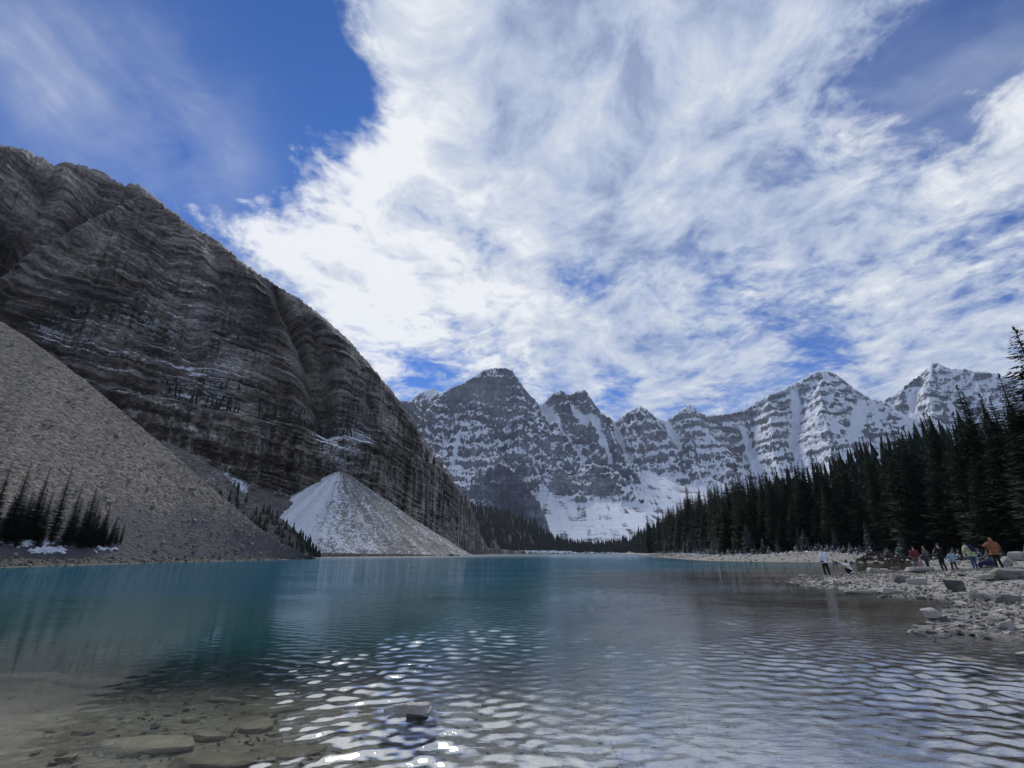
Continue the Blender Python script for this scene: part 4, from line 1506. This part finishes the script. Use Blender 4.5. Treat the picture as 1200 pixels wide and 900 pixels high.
# drowned slabs on the lake bed
U = [(170, 880, .95, .48, .11, 'largest drowned slab, lying flat at the bottom left'), (300, 855, .42, .34, .10, 'small drowned slab under the edge of the big tilted slab'), (318, 833, .85, .46, .09, 'big tilted drowned slab with a bright glint on its left end'),
     (244, 866, .40, .24, .08, 'short drowned slab between the largest slab and the tilted one'), (250, 896, .8, .4, .09, 'drowned slab cut by the bottom edge of the photo'), (262, 822, .55, .28, .06, 'faint drowned slab behind the tilted slab'),
     (222, 846, .22, .16, .06, 'fist sized drowned stone left of the tilted slab'), (100, 803, 1.5, .42, .12, 'long drowned ledge in the deeper water at the left, right half'), (35, 797, 1.2, .40, .12, 'drowned ledge nearest the left edge in the deeper water'), (150, 792, .8, .35, .12, 'right end piece of the long drowned ledge'),
     (98, 860, .24, .18, .06, 'small drowned stone left of the largest slab'), (555, 768, 1.0, .3, .08, 'dark thin drowned slab in the middle of the water'), (385, 858, .5, .25, .06, 'dark drowned slab among the bright glints'), (345, 885, .45, .3, .06, 'dark drowned stone at the bottom among rubble')]
for i, (px, py, w_, d_, h_, lab) in enumerate(U):
    p = at_z(px, py, -.2)
    for _ in range(6): p = at_z(px, py, gcache(p.x, p.y))
    me = boulder_mesh(800 + i, w_, d_, h_, M_stu, npts=26, rough=.11, cuts=3)
    o = link('drowned_slab', me)
    o.location = (p.x, p.y, p.z + h_ * .3)
    o.rotation_euler = (rs.gauss(0, .05), rs.gauss(0, .04), rs.uniform(-.3, .35))
    tag(o, lab, 'slab')
H_DR = [hull_rock(580 + i, 14, 1, rs.uniform(.55, .9), rs.uniform(.18, .3), M_stu, slab=True) for i in range(5)]
k = 0
while k < 60:
    px, py = rs.uniform(-5, 420), 900 - 135 * rs.random() ** 1.4
    p = at_z(px, py, -.2)
    for _ in range(4): p = at_z(px, py, gcache(p.x, p.y))
    s = rs.uniform(.07, .24)
    o = link('stone', H_DR[rs.randrange(5)], ground)
    o.location = (p.x, p.y, gcache(p.x, p.y) + s * .06)
    o.rotation_euler = (rs.gauss(0, .1), rs.gauss(0, .1), rs.uniform(0, 6.28))
    o.scale = (s, s * rs.uniform(.7, 1.1), s)
    k += 1
it = []
while len(it) < 3800:
    r_ = 2.6 * 6.0 ** rs.random()
    a = rs.uniform(R(-52), R(52))
    x, y = r_ * math.sin(a), r_ * math.cos(a)
    z = gcache(x, y)
    if z > .1: continue
    dens_ = .25 + .75 * (math.sin(x * 1.3 + 2 * math.sin(y * .9)) > .1)
    if x > -1.5: dens_ = max(dens_, .7)
    if rs.random() > dens_: continue
    s = rs.uniform(.02, .075) * (1 + 1.3 * rs.random() ** 6)
    it.append((x, y, z + s * .1, s))
rock_cloud('gravel', it, M_stu, 'brown pebbles and rubble on the bed under the shallow water', 64)

# rubble on the scree slopes
Pq, n1_ = SURF['scree_slope']
it = []
big = 0
for i in range(6500):
    j = rs.randrange(int(Pq.shape[1] * .22), Pq.shape[1])
    k = int((rs.random() ** .85) * (n1_ - 2))
    a = Pq[k, j]
    s = .16 + .42 * rs.random() ** 3
    if big < 250 and rs.random() < .05:
        s = rs.uniform(.5, 1.3)
        o = link('stone', H_SC[rs.randrange(4)] if 'H_SC' in globals() else None, scree_big) if False else None
        big += 1
    it.append((a[0], a[1], a[2] + s * .12, s))
it2 = sorted(it, key=lambda q: -q[3])
H_SC = [hull_rock(560 + i, 12, 1, rs.uniform(.5, .9), rs.uniform(.3, .6), M_scr, slab=i % 2 == 0) for i in range(5)]
for x, y, z, s in it2[:230]:
    o = link('stone', H_SC[rs.randrange(5)], scree_big)
    o.location = (x, y, z)
    o.rotation_euler = (rs.gauss(-.3, .2), rs.gauss(.3, .2), rs.uniform(0, 6.28))
    o.scale = (s, s, s)
rock_cloud('rubble', it2[230:], M_scr, 'loose rubble of the brown scree slope', 65, scree_big)
# shore bank on the left
it = []
lsh = LAKE[1:17]
for i in range(5200):
    k = min(len(lsh) - 2, int(rs.random() ** 1.2 * (len(lsh) - 1)))
    p, q = lsh[k], lsh[k + 1]
    f = rs.random()
    L = math.hypot(q[0] - p[0], q[1] - p[1])
    off = rs.uniform(-.5, 13)
    x = p[0] + (q[0] - p[0]) * f - (q[1] - p[1]) / L * off
    y = p[1] + (q[1] - p[1]) * f + (q[0] - p[0]) / L * off
    z = gbig(x, y)
    if z < -.15 or x > -12: continue
    it.append((x, y, z + .05, rs.uniform(.18, .75) * (1 + .6 * rs.random() ** 6) * (1 + y / 500)))
print('bank', len(it))
rock_cloud('rubble', it, M_std, 'dark rubble along the left waterline', 66)
it = []
for px, py, rx, ry, nn_ in ((25, 637, 40, 3, 190), (56, 646, 22, 2.4, 150), (8, 632, 16, 2, 60), (120, 644, 14, 2, 30)):
    for i in range(nn_):
        q = on_surf('scree_slope', px + rs.gauss(0, rx * .45), py + rs.gauss(0, ry * .6))
        it.append((q[0], q[1], q[2] + .05, rs.uniform(.4, 1.3)))
rock_cloud('snow_patches', it, M_snow, 'snow patches on the bank under the left spruces', 67)
# far shore: pale bushes and drift at the water's edge
it = []
for i in range(700):
    px = rs.gauss(640, 22) if i % 2 else rs.uniform(590, 760)
    p = at_y(px, 649.6, rs.uniform(985, 1040))
    it.append((p.x, p.y, rs.uniform(.5, 3.0) * (1.8 if 600 < px < 670 else 1), rs.uniform(1.5, 5)))
rock_cloud('snowy_bushes', it, M_snow, 'pale snow covered bushes on the far shore', 68)
# ------------------------------------------------------------------ people
def cloth(name, col, rough=.85, sc_=9):
    return simple_mat(name, col, rough, .12, sc_, .25, 30)


M_skin = simple_mat('skin', (.45, .28, .20), .6, .06, 8)
M_hairb = cloth('black_hair', (.012, .010, .009), .6)
M_hairbr = cloth('brown_hair', (.055, .032, .02), .6)
C = {k: cloth(k + '_cloth', v) for k, v in dict(white=(.66, .68, .74), cream=(.80, .80, .80), black=(.012, .012, .015), red=(.15, .028, .034), pink=(.42, .24, .27), orange=(.30, .125, .065),
     yellow=(.52, .55, .35), navy=(.012, .016, .042), denim=(.06, .085, .18), aqua=(.27, .40, .48), dark=(.03, .03, .035), grey=(.10, .09, .10), shoe=(.6, .6, .6), darkshoe=(.02, .02, .02), teal=(.05, .16, .16)).items()}


def skin_obj(name, verts, edges, mat, parent, sub=2, root=0, smooth=True):
    """verts: (x, y, z, rx, ry)"""
    me = bpy.data.meshes.new(name)
    me.from_pydata([v[:3] for v in verts], edges, [])
    me.materials.append(mat)
    o = link(name, me, parent)
    mod = o.modifiers.new('skin', 'SKIN')
    mod.branch_smoothing = .6
    mod.use_smooth_shade = True
    for i, v in enumerate(me.skin_vertices[0].data):
        v.radius = (verts[i][3], verts[i][4])
        v.use_root = (i == root)
    s = o.modifiers.new('sub', 'SUBSURF')
    s.levels = s.render_levels = sub
    return o


def lerp(a, b, t): return tuple(a[i] + (b[i] - a[i]) * t for i in range(3))


def person(loc, rz, h, pose, label, top, bottom, shoes, hair, hair_long=False, bulk=1.0, hood=None, extra=None, top_len=.0):
    """pose in units of the standing height, facing +y"""
    h *= 1.05
    root = empty('person', loc, rz)
    tag(root, label, 'person')
    J = dict(pelvis=(0, 0, .53), waist=(0, .005, .61), chest=(0, .01, .72), neck=(0, .0, .825), head=(0, .012, .885), crown=(0, .005, .955),
             sl=(-.105, 0, .80), sr=(.105, 0, .80), el=(-.14, -.02, .63), er=(.14, -.02, .63), wl=(-.15, .04, .48), wr=(.15, .04, .48),
             hl=(-.05, 0, .51), hr=(.05, 0, .51), kl=(-.055, .01, .285), kr=(.055, .01, .285), al=(-.06, -.01, .045), ar=(.06, -.01, .045))
    J.update(pose)
    J = {k: tuple(q * h for q in v) for k, v in J.items()}

    def chain(vs, es, pts, start=None):
        prev = start
        for p, r in pts:
            vs.append((*p, r[0] * h, r[1] * h) if isinstance(r, tuple) else (*p, r * h, r * h))
            if prev is not None: es.append((prev, len(vs) - 1))
            prev = len(vs) - 1
        return prev
    vs, es = [], []
    pel = chain(vs, es, [(J['pelvis'], (.075, .055))])
    ch = chain(vs, es, [(J['waist'], (.065, .048)), (J['chest'], (.08, .056))], pel)
    nk = chain(vs, es, [(J['neck'], .030), (lerp(J['neck'], J['head'], .5), .028)], ch)
    hd = chain(vs, es, [(J['head'], (.042, .048)), (J['crown'], (.036, .042))], nk)
    up = Vector(J['crown']) - Vector(J['head'])
    hr_ = [k for k in range(len(vs)) if vs[k][:3] == J['head']][0]
    fwd = Vector((0, 1, 0)) - up.normalized() * up.normalized().y
    fwd.normalize()
    hd0 = Vector(J['head'])
    chain(vs, es, [(tuple(hd0 + fwd * .05 * h + up * .02), .009), (tuple(hd0 + fwd * .062 * h - up * .08), .006)], hr_)      # nose
    for s, (S_, E, W_) in enumerate((('sl', 'el', 'wl'), ('sr', 'er', 'wr'))):
        k = chain(vs, es, [(J[S_], .034), (lerp(J[S_], J[E], .5), .029), (J[E], .024), (lerp(J[E], J[W_], .5), .022), (J[W_], .015)], ch)
        dv = (Vector(J[W_]) - Vector(J[E])).normalized()
        palm = Vector(J[W_]) + dv * .03 * h
        k = chain(vs, es, [(tuple(palm), (.018, .011))], k)
        sd_ = dv.cross(Vector((0, 1, 0)))
        if sd_.length < .1: sd_ = dv.cross(Vector((1, 0, 0)))
        sd_.normalize()
        nrm_ = dv.cross(sd_)
        for q, ln in zip((-.016, -.0055, .005, .0155), (.036, .042, .040, .031)):
            b0 = palm + dv * .022 * h + sd_ * q * h
            chain(vs, es, [(tuple(b0), .0052), (tuple(b0 + dv * ln * .5 * h + nrm_ * .004 * h), .0048), (tuple(b0 + dv * ln * .85 * h + nrm_ * .016 * h), .004)], k)
        th0 = palm - dv * .005 * h + sd_ * (.022 if s else -.022) * h
        chain(vs, es, [(tuple(th0), .0062), (tuple(th0 + dv * .022 * h + sd_ * (.012 if s else -.012) * h), .005)], k)
    for S_, K, A_ in (('hl', 'kl', 'al'), ('hr', 'kr', 'ar')):
        k = chain(vs, es, [(J[S_], .052), (lerp(J[S_], J[K], .5), .044), (J[K], .031), (lerp(J[K], J[A_], .35), .031), (J[A_], .018)], pel)
        chain(vs, es, [((J[A_][0], J[A_][1] + .05 * h, J[A_][2] - .025 * h), (.018, .014))], k)
    skin_obj('body', vs, es, M_skin, root, 1)
    # jacket
    b = bulk
    vs, es = [], []
    hem = lerp(J['pelvis'], J['waist'], -.25 - top_len)
    pel = chain(vs, es, [(lerp(J['pelvis'], J['waist'], .3), (.088 * b, .066 * b))])
    chain(vs, es, [(hem, (.090 * b, .068 * b))], pel)
    ch = chain(vs, es, [(J['waist'], (.086 * b, .064 * b)), (J['chest'], (.095 * b, .070 * b))], pel)
    chain(vs, es, [(lerp(J['chest'], J['neck'], .85), (.045, .042))], ch)
    for S_, E, W_ in (('sl', 'el', 'wl'), ('sr', 'er', 'wr')):
        chain(vs, es, [(J[S_], .044 * b), (lerp(J[S_], J[E], .5), .041 * b), (J[E], .035 * b), (lerp(J[E], J[W_], .5), .032 * b), (lerp(J[E], J[W_], .96), .024 * b)], ch)
    skin_obj('jacket', vs, es, top, root, 2)
    # trousers
    vs, es = [], []
    pel = chain(vs, es, [(lerp(J['pelvis'], J['waist'], .2), (.080, .060))])
    for S_, K, A_ in (('hl', 'kl', 'al'), ('hr', 'kr', 'ar')):
        chain(vs, es, [(J[S_], .060), (lerp(J[S_], J[K], .5), .051), (J[K], .040), (lerp(J[K], J[A_], .5), .038), (lerp(J[K], J[A_], .97), .029)], pel)
    skin_obj('trousers', vs, es, bottom, root, 2)
    for A_ in ('al', 'ar'):
        a = J[A_]
        vs, es = [], []
        chain(vs, es, [((a[0], a[1] - .022 * h, a[2] - .012 * h), .024), ((a[0], a[1] + .02 * h, a[2] - .018 * h), .024), ((a[0], a[1] + .075 * h, a[2] - .026 * h), (.022, .016))])
        skin_obj('shoe', vs, es, shoes, root, 1)
    # hair
    vs, es = [], []
    bk = -fwd * .012 * h
    pts_ = [(tuple(hd0 + bk * .6 + up * .15), (.046, .048)), (tuple(Vector(J['crown']) + bk), (.040, .045)), (tuple(Vector(J['crown']) + up * .28 + bk * .5), (.018, .02))]
    last = chain(vs, es, pts_)
    if hair_long:
        chain(vs, es, [(tuple(hd0 - up * .5 - fwd * .036 * h), (.040, .024)), (tuple(Vector(J['neck']) - fwd * .05 * h - up * .6), (.034, .018)), (tuple(Vector(J['chest']) - fwd * .068 * h), (.022, .012))], 0)
    if hair: skin_obj('hair', vs, es, hair, root, 2)
    if hood:
        vs, es = [], []
        chain(vs, es, [(tuple(Vector(J['neck']) - fwd * .03 * h - up * .35), (.055, .035)), (tuple(hd0 + bk), (.054, .054)), (tuple(Vector(J['crown']) + bk), (.046, .052)), (tuple(Vector(J['crown']) + up * .35), (.02, .02))])
        skin_obj('hood', vs, es, hood, root, 2)
    if extra: extra(root, J, h)
    return root


def stand(px, pyf, Y):
    d = ray(px, pyf)
    t = Y / d.y
    x = d.x * t
    return x, Y, gz(x, Y)


def place(px, pyf, Yg):
    """ground point under the feet: keep the column, follow the ground"""
    x, y, z = stand(px, pyf, Yg)
    return (x, y, z + .0)


def backpack(mat, strap, sy=.85):
    def f(root, J, h):
        c = Vector(J['chest'])
        bm = bmesh.new()
        bmesh.ops.create_cube(bm, size=1)
        bmesh.ops.scale(bm, vec=(.17 * h, .09 * h, .28 * h), verts=bm.verts)
        bmesh.ops.bevel(bm, geom=bm.edges[:], offset=.03 * h, segments=3, affect='EDGES')
        for v in bm.verts:
            if v.co.z > 0: v.co.x *= 1 - .5 * v.co.z / h; v.co.y *= 1 - 1.2 * v.co.z / h
        me = bpy.data.meshes.new('backpack')
        bm.to_mesh(me)
        bm.free()
        me.materials.append(mat)
        o = link('backpack', me)
        spine = (Vector(J['neck']) - Vector(J['waist'])).normalized()
        q = spine.to_track_quat('Z', 'Y')
        mw = root.matrix_basis
        yv = Vector((0, 1, 0)) - spine * spine.y
        yv.normalize()
        xv = yv.cross(spine)
        rot = Matrix((xv, yv, spine)).transposed().to_4x4()
        root_m = Matrix.Translation(root.location) @ root.rotation_euler.to_matrix().to_4x4()
        o.matrix_world = root_m @ Matrix.Translation(c - yv * .115 * h - spine * .02 * h) @ rot
        tag(o, 'dark navy backpack worn over the yellow jacket', 'backpack')
        for s in (-1, 1):
            vs = [(s * .055 * h, .01 * h, .13 * h, .010, .006), (s * .075 * h, .06 * h, .12 * h, .011, .006), (s * .078 * h, .13 * h, .06 * h, .011, .006), (s * .08 * h, .10 * h, -.10 * h, .009, .005), (s * .07 * h, .02 * h, -.12 * h, .008, .005)]
            skin_obj('strap', vs, [(0, 1), (1, 2), (2, 3), (3, 4)], strap, o, 1)
    return f


def quilt(mat):
    """horizontal quilting ribs of a puffer jacket"""
    t = NT(mat.node_tree)
    b = mat.node_tree.nodes['Principled BSDF']
    z = t.xyz(t.node('ShaderNodeTexCoord').outputs['Object'])[2]
    r = t.math('ABSOLUTE', t.math('SINE', t.math('MULTIPLY', z, 38.0)))
    t.l.new(t.bump(t.math('POWER', r, .5), 1.0, .03), b.inputs['Normal'])


quilt(C['orange'])
quilt(C['yellow'])
away = 0.0
person(place(969, 674, 32.8), R(8), 1.70, dict(pelvis=(.0, -.01, .52), hl=(-.05, 0, .50), hr=(.05, 0, .50), al=(-.03, .01, .045), ar=(.10, -.04, .045), kl=(-.045, .02, .28), kr=(.085, .01, .28), wl=(-.15, .07, .50), head=(-.01, .02, .885), crown=(-.012, .025, .95)),
       'person in a white jacket and black trousers standing at the tip of the spit', C['white'], C['black'], C['shoe'], M_hairb, bulk=1.12)
person(place(998, 669, 34.5), R(70), 1.64, dict(pelvis=(0, 0, .16), waist=(0, .05, .24), chest=(0, .10, .34), neck=(0, .12, .43), head=(0, .14, .49), crown=(0, .145, .555), sl=(-.10, .10, .41), sr=(.10, .10, .41),
       hl=(-.05, .0, .15), hr=(.05, .0, .15), kl=(-.07, .20, .24), kr=(.07, .19, .25), al=(-.06, .10, .04), ar=(.06, .09, .04), el=(-.13, .20, .36), er=(.13, .22, .38), wl=(-.10, .30, .42), wr=(.10, .31, .50)),
       'person in a white top crouching by the water with one arm raised', C['cream'], C['black'], C['shoe'], M_hairb, True, bulk=1.1)
person(place(1075, 663, 35.6), R(-20), 1.58, dict(wl=(-.10, .12, .60), wr=(.12, .12, .60), crown=(0, .02, .95)), 'person in a dark grey coat and red jacket, leftmost of the group on the spit', C['red'], C['grey'], C['darkshoe'], M_hairbr, bulk=1.2, top_len=.8)
person(place(1080, 663.5, 35.0), R(20), .92, dict(), 'small child in a pink suit standing before the person in red', C['pink'], C['pink'], C['shoe'], None, bulk=1.3, hood=C['pink'])
person(place(1087, 661, 37.5), R(30), 1.70, dict(wl=(-.10, .1, .6)), 'person in dark clothes and speckled hat partly behind the person in red', C['grey'], C['dark'], C['darkshoe'], M_hairbr, bulk=1.15)
person(place(1105, 663, 33.8), R(5), 1.72, dict(al=(.0, .03, .045), ar=(.07, -.05, .045), wl=(-.09, .16, .62), wr=(.10, .16, .62), el=(-.14, .03, .64), er=(.14, .03, .64)), 'slim person dressed all in black standing left of the light blue child', C['black'], C['black'], C['darkshoe'], M_hairb, bulk=.98)
person(place(1118, 663, 33.2), R(-15), 1.22, dict(al=(-.10, .02, .045), ar=(.11, -.02, .045), kl=(-.075, .03, .28), kr=(.085, .02, .28), wl=(-.19, .10, .60), wr=(.24, .04, .62), er=(.18, .0, .68), el=(-.17, .02, .66)), 'child in a light blue jacket and black leggings walking between the adults', C['aqua'], C['black'], C['darkshoe'], M_hairbr, bulk=1.3)
person(place(1143, 665, 31.2), R(4), 1.68, dict(chest=(0, .05, .70), neck=(-.01, .10, .785), head=(-.01, .15, .82), crown=(-.01, .20, .865), sl=(-.125, .07, .775), sr=(.125, .07, .775), el=(-.19, .06, .65), er=(.20, .05, .64), wl=(-.13, .16, .56), wr=(.14, .15, .56)),
       'person in a pale yellow puffer jacket and blue jeans with a dark backpack, head bowed', C['yellow'], C['denim'], C['teal'], M_hairb, bulk=1.32, extra=backpack(C['navy'], C['navy']))
person(place(1170, 662, 29.6), R(-6), 1.74, dict(al=(-.05, .0, .045), ar=(.09, -.03, .045), kr=(.08, .03, .28), wl=(-.14, .15, .72), el=(-.23, .02, .70), wr=(.14, .13, .60), er=(.19, .02, .64), crown=(0, .05, .935), head=(0, .04, .88)),
       'person in an orange brown puffer jacket and black trousers standing rightmost', C['orange'], C['black'], C['darkshoe'], M_hairbr, bulk=1.42, hood=C['orange'])
# dark duffel bag behind
x, y, z = place(1156, 655, 36)
bm = bmesh.new()
bmesh.ops.create_uvsphere(bm, u_segments=20, v_segments=12, radius=.5)
for v in bm.verts:
    v.co.x *= 1.25 * (1 + .15 * math.sin(v.co.y * 5)); v.co.y *= .6; v.co.z = max(v.co.z, -.36) * .75 * (1 + .12 * math.sin(v.co.x * 6))
me = bpy.data.meshes.new('duffel_bag')
bm.to_mesh(me)
bm.free()
me.materials.append(C['navy'])
for p in me.polygons: p.use_smooth = True
bag = link('duffel_bag', me)
bag.location = (x, y, z + .22)
tag(bag, 'dark navy duffel bag lying between the yellow and orange jackets', 'bag')
skin_obj('handle', [(-.28, 0, .25, .02, .02), (-.16, 0, .40, .02, .02), (.16, 0, .40, .02, .02), (.28, 0, .25, .02, .02)], [(0, 1), (1, 2), (2, 3)], C['black'], bag, 1)

# ------------------------------------------------------------------ air
bm = bmesh.new()
bmesh.ops.create_cube(bm, size=1)
for v in bm.verts:
    v.co.x *= 10000
    v.co.y = v.co.y * 10000
    v.co.z = v.co.z * 1720 + 820 - 0
me = bpy.data.meshes.new('haze')
bm.to_mesh(me)
bm.free()
m = bpy.data.materials.new('haze')
m.use_nodes = True
t = NT(m.node_tree)
m.node_tree.nodes.remove(m.node_tree.nodes['Principled BSDF'])
pv = t.node('ShaderNodeVolumePrincipled')
t.put(pv.inputs['Color'], (.72, .82, 1.0))
t.put(pv.inputs['Density'], 4e-5)
t.put(pv.inputs['Anisotropy'], .2)
t.l.new(pv.outputs[0], m.node_tree.nodes['Material Output'].inputs['Volume'])
me.materials.append(m)
hz = link('haze', me)
tag(hz, 'thin blue mountain air', kind='stuff')

#print('TRIS', sum(len(p) for p in [[0] * sum(len(q.vertices) - 2 for q in me.polygons) if len(me.polygons) < 20000 else [0] * (len(me.loops) - 2 * len(me.polygons)) for me in bpy.data.meshes if me.users]))
